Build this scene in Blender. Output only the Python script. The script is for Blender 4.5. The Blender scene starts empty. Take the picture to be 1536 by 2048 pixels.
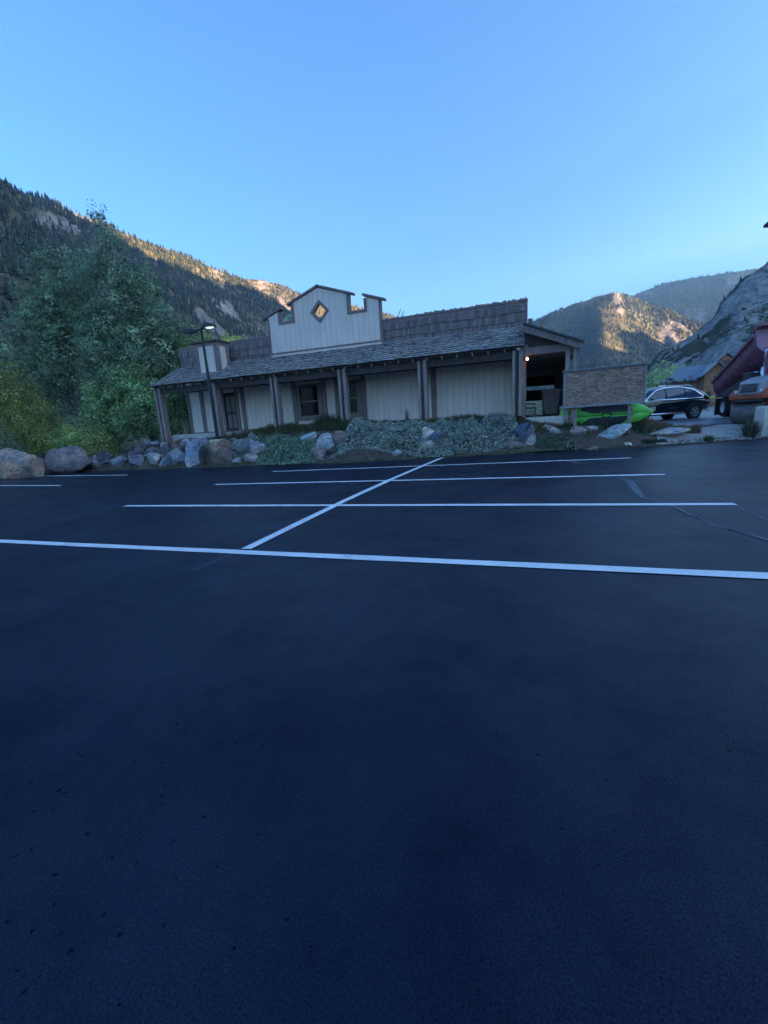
import bpy, bmesh, math, random
import numpy as np
from mathutils import Vector, Matrix
from mathutils.geometry import tessellate_polygon
R = math.radians
rng = np.random.default_rng(7)
random.seed(11)
S = bpy.context.scene
C = S.collection

# ------------------------------------------------------------------ materials
def nmat(name):
    m = bpy.data.materials.new(name); m.use_nodes = True
    nt = m.node_tree; nt.nodes.clear()
    out = nt.nodes.new('ShaderNodeOutputMaterial')
    b = nt.nodes.new('ShaderNodeBsdfPrincipled')
    nt.links.new(b.outputs[0], out.inputs[0])
    return m, nt, b

def nd(nt, t, **kw):
    n = nt.nodes.new(t)
    for k, v in kw.items():
        if k in n.inputs: n.inputs[k].default_value = v
        else: setattr(n, k, v)
    return n

def ramp(nt, fac, stops, interp='LINEAR'):
    r = nt.nodes.new('ShaderNodeValToRGB'); r.color_ramp.interpolation = interp
    el = r.color_ramp.elements
    while len(el) < len(stops): el.new(0.5)
    for e, (p, c) in zip(el, stops):
        e.position = p; e.color = (c[0], c[1], c[2], 1) if not isinstance(c, (int, float)) else (c, c, c, 1)
    nt.links.new(fac, r.inputs[0]); return r.outputs[0]

def mixc(nt, fac, a, b, mode='MIX'):
    m = nt.nodes.new('ShaderNodeMix'); m.data_type = 'RGBA'; m.blend_type = mode
    for sock, v in ((m.inputs[0], fac), (m.inputs[6], a), (m.inputs[7], b)):
        if hasattr(v, 'is_output'): nt.links.new(v, sock)
        elif isinstance(v, (int, float)): sock.default_value = v
        else: sock.default_value = (v[0], v[1], v[2], 1)
    return m.outputs[2]

def noise(nt, scale, detail=4, rough=.55, coord='Object', stretch=None, dist=0):
    tc = nt.nodes.new('ShaderNodeTexCoord')
    o = tc.outputs[coord]
    if stretch:
        mp = nt.nodes.new('ShaderNodeMapping'); mp.inputs['Scale'].default_value = stretch
        nt.links.new(o, mp.inputs[0]); o = mp.outputs[0]
    n = nd(nt, 'ShaderNodeTexNoise', Scale=scale, Detail=detail, Roughness=rough, Distortion=dist)
    nt.links.new(o, n.inputs['Vector']); return n.outputs['Fac']

def bump(nt, b, h, strength=.3, dist=.02):
    n = nd(nt, 'ShaderNodeBump', Strength=strength, Distance=dist)
    nt.links.new(h, n.inputs['Height']); nt.links.new(n.outputs[0], b.inputs['Normal'])

def simple(name, col, rough=.6, var=.2, scale=6, metal=0, stretch=None, bmp=0, spec=.5, coat=0):
    m, nt, b = nmat(name)
    f = noise(nt, scale, stretch=stretch)
    lo = [c*(1-var) for c in col]; hi = [min(1, c*(1+var)) for c in col]
    nt.links.new(ramp(nt, f, [(.3, lo), (.7, hi)]), b.inputs['Base Color'])
    b.inputs['Roughness'].default_value = rough; b.inputs['Metallic'].default_value = metal
    b.inputs['Specular IOR Level'].default_value = spec
    b.inputs['Coat Weight'].default_value = coat
    if bmp: bump(nt, b, f, bmp, .02)
    return m

def attr_mat(name, rough=.7, var=.25, scale=10, translucent=0, spec=.3, bmp=0):
    m, nt, b = nmat(name)
    a = nd(nt, 'ShaderNodeAttribute', attribute_name='Col')
    f = noise(nt, scale)
    v = ramp(nt, f, [(.3, 1-var), (.7, 1.0)])
    col = mixc(nt, 1.0, a.outputs['Color'], v, 'MULTIPLY')
    nt.links.new(col, b.inputs['Base Color'])
    b.inputs['Roughness'].default_value = rough
    b.inputs['Specular IOR Level'].default_value = spec
    if bmp: bump(nt, b, f, bmp, .05)
    if translucent:
        t = nt.nodes.new('ShaderNodeBsdfTranslucent'); nt.links.new(col, t.inputs[0])
        mx = nd(nt, 'ShaderNodeMixShader'); mx.inputs[0].default_value = translucent
        nt.links.new(b.outputs[0], mx.inputs[1]); nt.links.new(t.outputs[0], mx.inputs[2])
        out = [n for n in nt.nodes if n.type == 'OUTPUT_MATERIAL'][0]
        nt.links.new(mx.outputs[0], out.inputs[0])
    return m

def emis(name, col, strength, base=(.8, .8, .8)):
    m, nt, b = nmat(name)
    b.inputs['Base Color'].default_value = (*base, 1)
    b.inputs['Emission Color'].default_value = (*col, 1); b.inputs['Emission Strength'].default_value = strength
    return m

M = {}
def asphalt(name, col, spec, seal=True):
    m, nt, b = nmat(name)
    big = noise(nt, .22, 5, .6); mid = noise(nt, 1.6, 5, .65, stretch=(1, .35, 1)); fine = noise(nt, 55, 3, .7)
    a = ramp(nt, big, [(.3, [c*.72 for c in col]), (.7, [c*1.25 for c in col])])
    a = mixc(nt, ramp(nt, mid, [(.45, 0), (.8, .35)]), a, [c*1.9 for c in col])
    a = mixc(nt, ramp(nt, fine, [(.3, .45), (.75, 0)]), a, [c*.45 for c in col])
    tc = nt.nodes.new('ShaderNodeTexCoord')
    vo = nd(nt, 'ShaderNodeTexVoronoi', Scale=27.0)
    wob = nd(nt, 'ShaderNodeTexNoise', Scale=40.0, Detail=2.0); nt.links.new(tc.outputs['Object'], wob.inputs['Vector'])
    wv = nd(nt, 'ShaderNodeVectorMath', operation='MULTIPLY_ADD'); nt.links.new(wob.outputs['Color'], wv.inputs[0]); wv.inputs[1].default_value = (.03, .03, .03); nt.links.new(tc.outputs['Object'], wv.inputs[2]); nt.links.new(wv.outputs[0], vo.inputs['Vector'])
    patch = noise(nt, .5, 3)
    # scattered dark pits, denser in worn patches
    thr = nd(nt, 'ShaderNodeMapRange'); nt.links.new(patch, thr.inputs[0])
    thr.inputs[1].default_value = .42; thr.inputs[2].default_value = .68; thr.inputs[3].default_value = .1; thr.inputs[4].default_value = .32
    rnd = nd(nt, 'ShaderNodeSeparateColor'); nt.links.new(vo.outputs['Color'], rnd.inputs[0])
    tm = nd(nt, 'ShaderNodeMath', operation='MULTIPLY'); nt.links.new(thr.outputs[0], tm.inputs[0]); nt.links.new(rnd.outputs[1], tm.inputs[1])
    lt = nd(nt, 'ShaderNodeMath', operation='LESS_THAN'); nt.links.new(vo.outputs['Distance'], lt.inputs[0]); nt.links.new(tm.outputs[0], lt.inputs[1])
    gt = nd(nt, 'ShaderNodeMath', operation='GREATER_THAN'); nt.links.new(rnd.outputs[0], gt.inputs[0]); gt.inputs[1].default_value = .7
    pit = nd(nt, 'ShaderNodeMath', operation='MULTIPLY'); nt.links.new(lt.outputs[0], pit.inputs[0]); nt.links.new(gt.outputs[0], pit.inputs[1])
    a = mixc(nt, pit.outputs[0], a, [c*.3 for c in col])
    nt.links.new(a, b.inputs['Base Color'])
    rr = ramp(nt, big, [(.3, .36), (.7, .5)]); nt.links.new(rr, b.inputs['Roughness'])
    b.inputs['Specular IOR Level'].default_value = spec
    agg = noise(nt, 130, 2, .6)
    sv = nd(nt, 'ShaderNodeMapRange'); nt.links.new(agg, sv.inputs[0]); sv.inputs[1].default_value = .3; sv.inputs[2].default_value = .7; sv.inputs[3].default_value = spec*.35; sv.inputs[4].default_value = spec*1.75
    inv = nd(nt, 'ShaderNodeMath', operation='SUBTRACT'); inv.inputs[0].default_value = 1
    pf = nd(nt, 'ShaderNodeMath', operation='MULTIPLY'); nt.links.new(pit.outputs[0], pf.inputs[0]); pf.inputs[1].default_value = .7; nt.links.new(pf.outputs[0], inv.inputs[1])
    dry = ramp(nt, noise(nt, .9, 6, .7), [(.36, .42), (.64, 1.1)])
    mm = nd(nt, 'ShaderNodeMath', operation='MULTIPLY'); nt.links.new(sv.outputs[0], mm.inputs[0]); nt.links.new(inv.outputs[0], mm.inputs[1])
    m2 = nd(nt, 'ShaderNodeMath', operation='MULTIPLY'); nt.links.new(mm.outputs[0], m2.inputs[0]); nt.links.new(dry, m2.inputs[1])
    nt.links.new(m2.outputs[0], b.inputs['Specular IOR Level'])
    h = nd(nt, 'ShaderNodeMath', operation='SUBTRACT'); nt.links.new(agg, h.inputs[0]); nt.links.new(pit.outputs[0], h.inputs[1])
    bump(nt, b, h.outputs[0], .3, .005)
    return m
M['lot'] = asphalt('sealed_asphalt', (.0045, .0098, .029), .25)
M['road'] = asphalt('worn_asphalt', (.2, .21, .245), .3)
def paint():
    m, nt, b = nmat('stripe_paint')
    w1 = noise(nt, 34, 5, .75); w2 = noise(nt, 2.3, 4, .6)
    f = mixc(nt, .45, w1, w2)
    c = ramp(nt, f, [(.34, (.16, .17, .2)), (.40, (.62, .63, .65)), (.6, (.82, .83, .84))])
    nt.links.new(c, b.inputs['Base Color']); b.inputs['Roughness'].default_value = .65; return m
M['line'] = paint()
M['scuff'] = simple('seal_scuff', (.105, .12, .16), .7, .35, 7)
M['chalk'] = simple('chalk_line', (.12, .13, .16), .8, .5, 9)

def siding(name, col):
    m, nt, b = nmat(name)
    tc = nt.nodes.new('ShaderNodeTexCoord'); sp = nt.nodes.new('ShaderNodeSeparateXYZ'); nt.links.new(tc.outputs['Object'], sp.inputs[0])
    ad = nd(nt, 'ShaderNodeMath', operation='ADD'); nt.links.new(sp.outputs[0], ad.inputs[0]); nt.links.new(sp.outputs[1], ad.inputs[1])
    dv = nd(nt, 'ShaderNodeMath', operation='DIVIDE'); nt.links.new(ad.outputs[0], dv.inputs[0]); dv.inputs[1].default_value = .29
    fr = nd(nt, 'ShaderNodeMath', operation='FRACT'); nt.links.new(dv.outputs[0], fr.inputs[0])
    g = ramp(nt, fr.outputs[0], [(0, .25), (.05, .25), (.075, 1), (1, 1)])
    n1 = noise(nt, 2.5, 6, .65, stretch=(2, 2, .35)); n2 = noise(nt, 26, 4, .6, stretch=(6, 6, .3))
    c = ramp(nt, n1, [(.25, [x*.84 for x in col]), (.75, [min(1, x*1.08) for x in col])])
    c = mixc(nt, ramp(nt, n2, [(.5, 0), (.85, .22)]), c, [x*.6 for x in col])
    c = mixc(nt, g, [x*.52 for x in col], c)
    nt.links.new(c, b.inputs['Base Color']); b.inputs['Roughness'].default_value = .75; b.inputs['Specular IOR Level'].default_value = .25
    bump(nt, b, g, .6, .012)
    return m
M['siding'] = siding('cream_siding', (.85, .70, .62))
M['brown'] = simple('brown_trim', (.25, .185, .18), .75, .28, 5, stretch=(3, 3, .5), spec=.25)
M['darkbrown'] = simple('dark_brown_beam', (.085, .066, .066), .8, .3, 5, spec=.2)
M['post'] = simple('weathered_post', (.32, .25, .235), .8, .3, 6, stretch=(4, 4, .4), spec=.2)
M['rafter'] = simple('rafter_wood', (.3, .24, .2), .85, .25, 8)
M['shingle'] = attr_mat('wood_shingle', .85, .45, 14, spec=.2, bmp=.3)
M['concrete'] = simple('concrete', (.5, .49, .46), .9, .2, 4, bmp=.2)
M['beigeblock'] = simple('beige_block', (.62, .57, .5), .85, .1, 3, bmp=.1)
M['pedestal'] = simple('cream_pedestal', (.62, .53, .33), .85, .15, 5)
M['glass'] = simple('dark_glass', (.015, .016, .018), .06, .1, 2, spec=.6)
M['carglass'] = simple('car_glass', (.12, .17, .27), .04, .1, 2, spec=.9)  # blue base colour stands in for sky reflected in the glass
M['winglass'] = simple('window_glass', (.012, .012, .014), .12, .1, 2, spec=.16)
M['black'] = simple('black_metal', (.018, .02, .026), .45, .2, 8)
M['lens'] = emis('lamp_lens', (.85, .95, 1), .22)
M['bulb'] = emis('wall_lamp_bulb', (1, .36, .16), 4.5)
M['steel'] = simple('drum_steel', (.16, .15, .14), .55, .35, 5, metal=.25)
M['chrome'] = simple('chrome', (.7, .72, .75), .22, .08, 5, metal=1)
M['rubber'] = simple('tyre_rubber', (.018, .018, .02), .75, .3, 12)
M['carpaint'] = simple('black_car_paint', (.013, .015, .024), .12, .1, 2, spec=.6, coat=.6)
M['alloy'] = simple('alloy', (.55, .57, .6), .35, .1, 6, metal=.6)
M['redlamp'] = simple('tail_lamp', (.35, .01, .015), .2, .1, 4)
M['white'] = simple('white_plastic', (.75, .76, .78), .5, .06, 4)
M['truckred'] = simple('truck_red', (.27, .1, .135), .5, .4, 3, stretch=(1, 1, 2), bmp=.05)
M['truckred2'] = simple('truck_red_front', (.36, .16, .23), .45, .15, 3)
M['orange'] = simple('roller_orange', (.42, .09, .045), .5, .3, 4)
M['grey'] = simple('roller_grey', (.27, .28, .3), .45, .2, 4)
M['darkgrey'] = simple('dark_grey', (.055, .058, .065), .6, .3, 5)
M['kgreen'] = simple('kayak_green', (.13, .56, .09), .4, .12, 3)
M['kdark'] = simple('kayak_dark', (.022, .035, .045), .6, .25, 6)
M['kbeige'] = simple('kayak_beige', (.33, .3, .24), .55, .12, 4)
M['bin'] = simple('bin_plastic', (.1, .07, .07), .55, .2, 5)
M['iron'] = simple('cast_iron', (.02, .018, .018), .6, .2, 8)
M['vest'] = simple('hi_vis', (.42, .72, .06), .7, .15, 8)
M['cloth'] = simple('pale_denim', (.42, .46, .52), .85, .15, 9)
M['skin'] = simple('skin', (.5, .3, .22), .6, .1, 6)
M['hat'] = simple('hard_hat', (.7, .71, .7), .4, .1, 6)
M['barrel'] = simple('barrel_orange', (.75, .16, .05), .55, .1, 6)
M['housewood'] = simple('cabin_wood', (.42, .18, .095), .8, .25, 2, stretch=(1, 1, 5))
M['metalroof'] = simple('blue_grey_roof', (.17, .2, .25), .45, .2, 1.5, stretch=(4, 4, 1))
M['bark'] = simple('bark', (.2, .18, .16), .9, .4, 9, stretch=(3, 3, .6), bmp=.4)
M['palebark'] = simple('pale_bark', (.42, .41, .38), .85, .3, 8, stretch=(1, 1, 3), bmp=.2)
M['leaf'] = attr_mat('leaves', .42, .25, 3, translucent=.4, spec=.6)
M['conifer'] = attr_mat('conifer_needles', .85, .3, .05, spec=.1)
M['grassm'] = attr_mat('grass_blades', .7, .3, 4, translucent=.3)
def plywood():
    m, nt, b = nmat('weathered_plywood')
    w = noise(nt, 1.1, 5, .6, stretch=(1, 1, 3), dist=2.5); w2 = noise(nt, 2.2, 5, .62, stretch=(1, 1, 2.8), dist=3.0); w3 = noise(nt, 3, 3)
    c = ramp(nt, w, [(.3, (.25, .155, .12)), (.5, (.38, .25, .195)), (.72, (.5, .35, .285))])
    c = mixc(nt, ramp(nt, w2, [(.5, 0), (.57, .9), (.66, 0)]), c, (.09, .06, .05))
    c = mixc(nt, ramp(nt, noise(nt, 6, 5, .8, stretch=(1, 1, 2)), [(.72, 0), (.78, .8)]), c, (.6, .54, .48))
    nt.links.new(c, b.inputs['Base Color']); b.inputs['Roughness'].default_value = .85
    bump(nt, b, w2, .3, .01)
    return m
M['plywood'] = plywood()
def rockm():
    m, nt, b = nmat('boulder_rock')
    a = nd(nt, 'ShaderNodeAttribute', attribute_name='Col')
    n1 = noise(nt, 3.2, 8, .7); n2 = noise(nt, 17, 6, .75, dist=.8); n3 = noise(nt, 1.3, 4, .6, stretch=(1, 1, 3.5), dist=2.2)
    f = mixc(nt, .5, ramp(nt, n1, [(.3, .5), (.7, 1.35)]), ramp(nt, n2, [(.36, .15), (.62, 1.6)]))
    c = mixc(nt, 1, a.outputs['Color'], f, 'MULTIPLY')
    c = mixc(nt, ramp(nt, n3, [(.46, 0), (.5, .85), (.54, 0)]), c, (.035, .033, .035))
    nt.links.new(c, b.inputs['Base Color']); b.inputs['Roughness'].default_value = .9; b.inputs['Specular IOR Level'].default_value = .25
    mx = mixc(nt, .5, n1, n2)
    bump(nt, b, mx, 1.0, .12)
    return m
M['rock'] = rockm()
def soil(name, a, c, sc=3, lighter=None):
    m, nt, b = nmat(name)
    n1 = noise(nt, sc, 8, .7); n2 = noise(nt, sc*9, 5, .75)
    f = mixc(nt, .5, n1, n2)
    col = ramp(nt, f, [(.3, a), (.68, c)])
    if lighter: col = mixc(nt, ramp(nt, noise(nt, sc*.35, 4), [(.48, 0), (.62, 1)]), col, lighter)
    nt.links.new(col, b.inputs['Base Color']); b.inputs['Roughness'].default_value = .95; b.inputs['Specular IOR Level'].default_value = .1
    bump(nt, b, f, .8, .05); return m
M['soil'] = soil('bank_soil', (.05, .037, .033), (.17, .13, .11), 2.5)
M['ground'] = soil('valley_ground', (.035, .04, .02), (.1, .09, .055), .6)
M['gravel'] = soil('pale_gravel', (.18, .17, .165), (.48, .45, .42), 2.2)
def mountain_mat(name, rock_lo, rock_hi, soilc, bias, sc=.012):
    m, nt, b = nmat(name)
    a = nd(nt, 'ShaderNodeAttribute', attribute_name='Col')      # r: share of bare rock
    sp = nd(nt, 'ShaderNodeSeparateColor'); nt.links.new(a.outputs['Color'], sp.inputs[0])
    n1 = noise(nt, sc*2, 8, .7, dist=.6); n2 = noise(nt, sc*9, 7, .75, stretch=(1, 1, .55), dist=.7); n3 = noise(nt, sc*5, 7, .7)
    rk = ramp(nt, mixc(nt, .55, n1, n2), [(.34, rock_lo), (.66, rock_hi)])
    so = ramp(nt, n3, [(.3, [x*.6 for x in soilc]), (.7, [x*1.5 for x in soilc])])
    ad = nd(nt, 'ShaderNodeMath', operation='ADD'); nt.links.new(sp.outputs[0], ad.inputs[0])
    sb = nd(nt, 'ShaderNodeMath', operation='SUBTRACT'); nt.links.new(n3, sb.inputs[0]); sb.inputs[1].default_value = .5
    ml = nd(nt, 'ShaderNodeMath', operation='MULTIPLY'); nt.links.new(sb.outputs[0], ml.inputs[0]); ml.inputs[1].default_value = 1.8
    nt.links.new(ml.outputs[0], ad.inputs[1])
    f = ramp(nt, ad.outputs[0], [(.42, 0), (.58, 1)])
    nt.links.new(mixc(nt, f, so, rk), b.inputs['Base Color'])
    b.inputs['Roughness'].default_value = .95; b.inputs['Specular IOR Level'].default_value = .05
    bump(nt, b, mixc(nt, .5, n2, n3), 1.0, 6 if sc < .02 else 2)
    return m
M['mtn'] = mountain_mat('wooded_slope', (.13, .11, .1), (.48, .4, .34), (.15, .13, .075), .5)
M['talus'] = mountain_mat('rocky_slope', (.06, .06, .065), (.6, .56, .52), (.08, .085, .06), .5, .05)

# ------------------------------------------------------------------ mesh helpers
def tag(o, label=None, cat=None, group=None, kind=None):
    if label: o['label'] = label
    if cat: o['category'] = cat
    if group: o['group'] = group
    if kind: o['kind'] = kind
    return o

def empty(name, loc=(0, 0, 0), rz=0, label=None, cat=None, group=None, rot=None):
    o = bpy.data.objects.new(name, None); C.objects.link(o); o.location = loc
    o.rotation_euler = rot if rot else (0, 0, rz); o.empty_display_size = .2
    return tag(o, label, cat, group)

class MB:
    def __init__(s): s.v = []; s.f = []; s.c = []
    def add(s, vs, fs, col=None):
        n = len(s.v); s.v += [tuple(x) for x in vs]; s.f += [tuple(i+n for i in f) for f in fs]
        s.c += [col or (.5, .5, .5)]*len(vs); return s
    def box(s, x0, x1, y0, y1, z0, z1, mat=None, col=None):
        vs = [Vector(p) for p in ((x0,y0,z0),(x1,y0,z0),(x1,y1,z0),(x0,y1,z0),(x0,y0,z1),(x1,y0,z1),(x1,y1,z1),(x0,y1,z1))]
        if mat is not None: vs = [mat @ p for p in vs]
        return s.add(vs, [(3,2,1,0),(4,5,6,7),(0,1,5,4),(1,2,6,5),(2,3,7,6),(3,0,4,7)], col)
    def beam(s, a, b, w, h, col=None):
        a = Vector(a); b = Vector(b); d = b-a; L = d.length; d.normalize()
        up = Vector((0, 0, 1)) if abs(d.z) < .95 else Vector((0, 1, 0))
        x = d.cross(up).normalized(); z = x.cross(d)
        mt = Matrix((x, d, z)).transposed().to_4x4(); mt.translation = a
        return s.box(-w/2, w/2, 0, L, -h/2, h/2, mt, col)
    def tube(s, pts, rads, n=8, caps=True, col=None):
        pts = [Vector(p) for p in pts]; rings = []
        if isinstance(rads, (int, float)): rads = [rads]*len(pts)
        vs = []; fs = []
        for i, p in enumerate(pts):
            d = (pts[min(i+1, len(pts)-1)]-pts[max(i-1, 0)]).normalized()
            up = Vector((0, 0, 1)) if abs(d.z) < .9 else Vector((1, 0, 0))
            x = d.cross(up).normalized(); y = d.cross(x)
            vs += [p+(x*math.cos(2*math.pi*k/n)+y*math.sin(2*math.pi*k/n))*rads[i] for k in range(n)]
        for i in range(len(pts)-1):
            for k in range(n): fs.append((i*n+k, i*n+(k+1) % n, (i+1)*n+(k+1) % n, (i+1)*n+k))
        if caps: fs += [tuple(range(n))[::-1], tuple(range((len(pts)-1)*n, len(pts)*n))]
        return s.add(vs, fs, col)
    def lathe(s, prof, n=24, mat=None, col=None, caps=True):
        vs = []; fs = []
        for r, z in prof:
            for k in range(n):
                a = 2*math.pi*k/n; p = Vector((r*math.cos(a), r*math.sin(a), z)); vs.append(mat @ p if mat is not None else p)
        for i in range(len(prof)-1):
            for k in range(n): fs.append((i*n+k, i*n+(k+1) % n, (i+1)*n+(k+1) % n, (i+1)*n+k))
        if caps: fs += [tuple(range(n))[::-1], tuple(range((len(prof)-1)*n, len(prof)*n))]
        return s.add(vs, fs, col)
    def prism(s, poly, axis, a, b, holes=(), col=None):
        """poly: 2D outline; axis 'y' -> (x,z) swept along y, 'x' -> (y,z) along x, 'z' -> (x,y) along z"""
        def P(q, t): return {'y': (q[0], t, q[1]), 'x': (t, q[0], q[1]), 'z': (q[0], q[1], t)}[axis]
        loops = [list(poly)]+[list(h) for h in holes]; flat = [q for l in loops for q in l]
        tris = tessellate_polygon([[Vector((q[0], q[1], 0)) for q in l] for l in loops])
        n = len(flat); vs = [P(q, a) for q in flat]+[P(q, b) for q in flat]
        fs = [tuple(t) for t in tris]+[tuple(i+n for i in reversed(t)) for t in tris]
        o = 0
        for l in loops:
            m = len(l)
            fs += [(o+i, o+(i+1) % m, o+(i+1) % m+n, o+i+n) for i in range(m)]; o += m
        return s.add(vs, fs, col)
    def loft(s, rings, closed=True, caps=True, col=None):
        n = len(rings[0]); vs = [p for r in rings for p in r]; fs = []
        for i in range(len(rings)-1):
            for k in range(n if closed else n-1): fs.append((i*n+k, i*n+(k+1) % n, (i+1)*n+(k+1) % n, (i+1)*n+k))
        if caps: fs += [tuple(range(n))[::-1], tuple(range((len(rings)-1)*n, len(rings)*n))]
        return s.add(vs, fs, col)
    def build(s, name, mat, parent=None, smooth=False, bevel=0, label=None, colors=False, loc=None):
        me = bpy.data.meshes.new(name); me.from_pydata(s.v, [], s.f); me.update()
        bm = bmesh.new(); bm.from_mesh(me); bmesh.ops.recalc_face_normals(bm, faces=bm.faces); bm.to_mesh(me); bm.free()
        me.materials.append(mat)
        if colors:
            at = me.color_attributes.new('Col', 'FLOAT_COLOR', 'POINT')
            at.data.foreach_set('color', np.array([(*c, 1) for c in s.c], dtype=np.float32).ravel())
        if smooth: me.polygons.foreach_set('use_smooth', [True]*len(me.polygons))
        o = bpy.data.objects.new(name, me); C.objects.link(o)
        if parent is not None: o.parent = parent
        if loc: o.location = loc
        if bevel:
            md = o.modifiers.new('bevel', 'BEVEL'); md.width = bevel; md.segments = 2; md.limit_method = 'ANGLE'; md.angle_limit = R(40)
        if label: o['label'] = label
        return o

def mesh_np(name, V, F, mat, col=None, parent=None, smooth=False):
    me = bpy.data.meshes.new(name); V = np.asarray(V, np.float32); F = np.asarray(F, np.int32); k = F.shape[1]
    me.vertices.add(len(V)); me.vertices.foreach_set('co', V.ravel())
    me.loops.add(F.size); me.loops.foreach_set('vertex_index', F.ravel())
    me.polygons.add(len(F)); me.polygons.foreach_set('loop_start', np.arange(0, F.size, k, dtype=np.int32))
    me.polygons.foreach_set('loop_total', np.full(len(F), k, np.int32))
    me.update(calc_edges=True)
    if col is not None:
        at = me.color_attributes.new('Col', 'FLOAT_COLOR', 'POINT')
        at.data.foreach_set('color', np.concatenate([np.asarray(col, np.float32), np.ones((len(V), 1), np.float32)], 1).ravel())
    if smooth: me.polygons.foreach_set('use_smooth', np.ones(len(F), bool))
    me.materials.append(mat); me.validate()
    o = bpy.data.objects.new(name, me); C.objects.link(o)
    if parent is not None: o.parent = parent
    return o

def _hash(ix, iy, iz):
    h = (ix.astype(np.int64)*374761393+iy.astype(np.int64)*668265263+iz.astype(np.int64)*2147483647+1013) & 0xffffffff
    h = ((h ^ (h >> 13))*1274126177) & 0xffffffff
    return ((h ^ (h >> 16)) & 0xffff)/65535.
def vnoise(x, y, z=None):
    x = np.asarray(x, float); y = np.asarray(y, float); z = np.zeros_like(x) if z is None else np.asarray(z, float)
    ix, iy, iz = np.floor(x), np.floor(y), np.floor(z); fx, fy, fz = x-ix, y-iy, z-iz
    s = lambda t: t*t*(3-2*t)
    fx, fy, fz = s(fx), s(fy), s(fz); r = 0
    for a in (0, 1):
        for b in (0, 1):
            for c in (0, 1):
                r = r+_hash(ix+a, iy+b, iz+c)*(fx if a else 1-fx)*(fy if b else 1-fy)*(fz if c else 1-fz)
    return r*2-1
def fbm(x, y, z=None, o=4, g=.5):
    r = 0; a = 1; f = 1
    for i in range(o):
        r = r+a*vnoise(np.asarray(x)*f+17*i, np.asarray(y)*f-9*i, None if z is None else np.asarray(z)*f+5*i); a *= g; f *= 2.03
    return r

# ------------------------------------------------------------------ camera
H = 1.5
cam = bpy.data.cameras.new('camera'); co = bpy.data.objects.new('camera', cam); C.objects.link(co)
xr = Vector((.94194, .32849, -.07043)); fw = Vector((-.33612, .91914, -.20593))
fw.normalize(); xr = (xr-fw*xr.dot(fw)).normalized(); up = xr.cross(fw)
co.matrix_world = Matrix(((xr.x, up.x, -fw.x, 0), (xr.y, up.y, -fw.y, 0), (xr.z, up.z, -fw.z, H), (0, 0, 0, 1)))
cam.sensor_fit = 'VERTICAL'; cam.sensor_height = 36; cam.lens = 36*845/2048
cam.clip_start = .05; cam.clip_end = 20000
S.camera = co

# ------------------------------------------------------------------ light
SUN_AZ = Vector((.99, -.12, 0)).normalized(); SUN_EL = R(8)
sd = SUN_AZ*math.cos(SUN_EL)+Vector((0, 0, math.sin(SUN_EL)))
sun = bpy.data.lights.new('sun', 'SUN'); sun.energy = 5; sun.angle = R(.5); sun.color = (1, .97, .88)
so = bpy.data.objects.new('sun', sun); C.objects.link(so); so.rotation_euler = sd.to_track_quat('Z', 'Y').to_euler(); so.location = sd*50
w = bpy.data.worlds.new('World'); S.world = w; w.use_nodes = True
nt = w.node_tree; nt.nodes.clear()
wo = nt.nodes.new('ShaderNodeOutputWorld'); bg = nt.nodes.new('ShaderNodeBackground'); sk = nt.nodes.new('ShaderNodeTexSky')
sk.sky_type = 'NISHITA'; sk.sun_disc = False; sk.sun_elevation = SUN_EL; sk.sun_rotation = math.atan2(SUN_AZ.x, SUN_AZ.y)
sk.altitude = 2600; sk.air_density = 1.0; sk.dust_density = 9; sk.ozone_density = 5.0
bg.inputs[1].default_value = .15
nt.links.new(sk.outputs[0], bg.inputs[0]); nt.links.new(bg.outputs[0], wo.inputs[0])
S.view_settings.view_transform = 'Standard'; S.view_settings.look = 'None'; S.view_settings.exposure = 2.25; S.view_settings.gamma = 1
S.cycles.use_denoising = True
S.cycles.max_bounces = 6; S.cycles.volume_bounces = 0; S.cycles.transparent_max_bounces = 8
S.cycles.sample_clamp_indirect = 4
# ------------------------------------------------------------------ terrain
EX = np.array([-90, -60, -30, -28, -26, -22, -12.3, -7.2, -3.2, .5, 3.1, 5.6, 7.8, 14, 40, 90.])
EY = np.array([12, 12.5, 13.6, 14.4, 16.7, 17.1, 16.5, 16.1, 16.8, 17.4, 17.6, 18.1, 18.8, 20.5, 26, 40.])
TX = np.array([-90, -30, -24, -20, -15, -12, -8, -1, 1, 4, 5.5, 8, 14, 90.])
TZ = np.array([.8, .8, .9, 1.22, 1.25, 1.48, 1.5, 1.36, 1.15, .85, .42, .4, .45, .45])
TW = np.array([4, 4, 3, 1.6, 1.5, 2., 2.3, 1.7, 2.2, 2.2, 3, 3, 3, 4.])
def edge(x): return np.interp(x, EX, EY)
def gz(x, y):
    x = np.asarray(x, float); y = np.asarray(y, float)
    d = y-edge(x); s = np.clip(d/np.interp(x, TX, TW), 0, 1)
    s = 1-(1-s)**1.6; s = s*s*(3-2*s)*.55+s*.45
    z = np.interp(x, TX, TZ)*s
    far = np.clip((y-21)/8, 0, 1)*np.clip((x-3.5)/3, 0, 1)
    z = z*(1-far)+.5*far
    far2 = np.clip((np.hypot(x, y)-45)/40, 0, 1); z = np.where(y > 21, z*(1-far2)+.5*far2, z)
    n = (fbm(x*1.1, y*1.1, o=3)*.06+fbm(x*4, y*4, o=2)*.02)*np.clip(d/.6, 0, 1)*np.clip(1-(y-20)/8, .15, 1)
    return z+n
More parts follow.
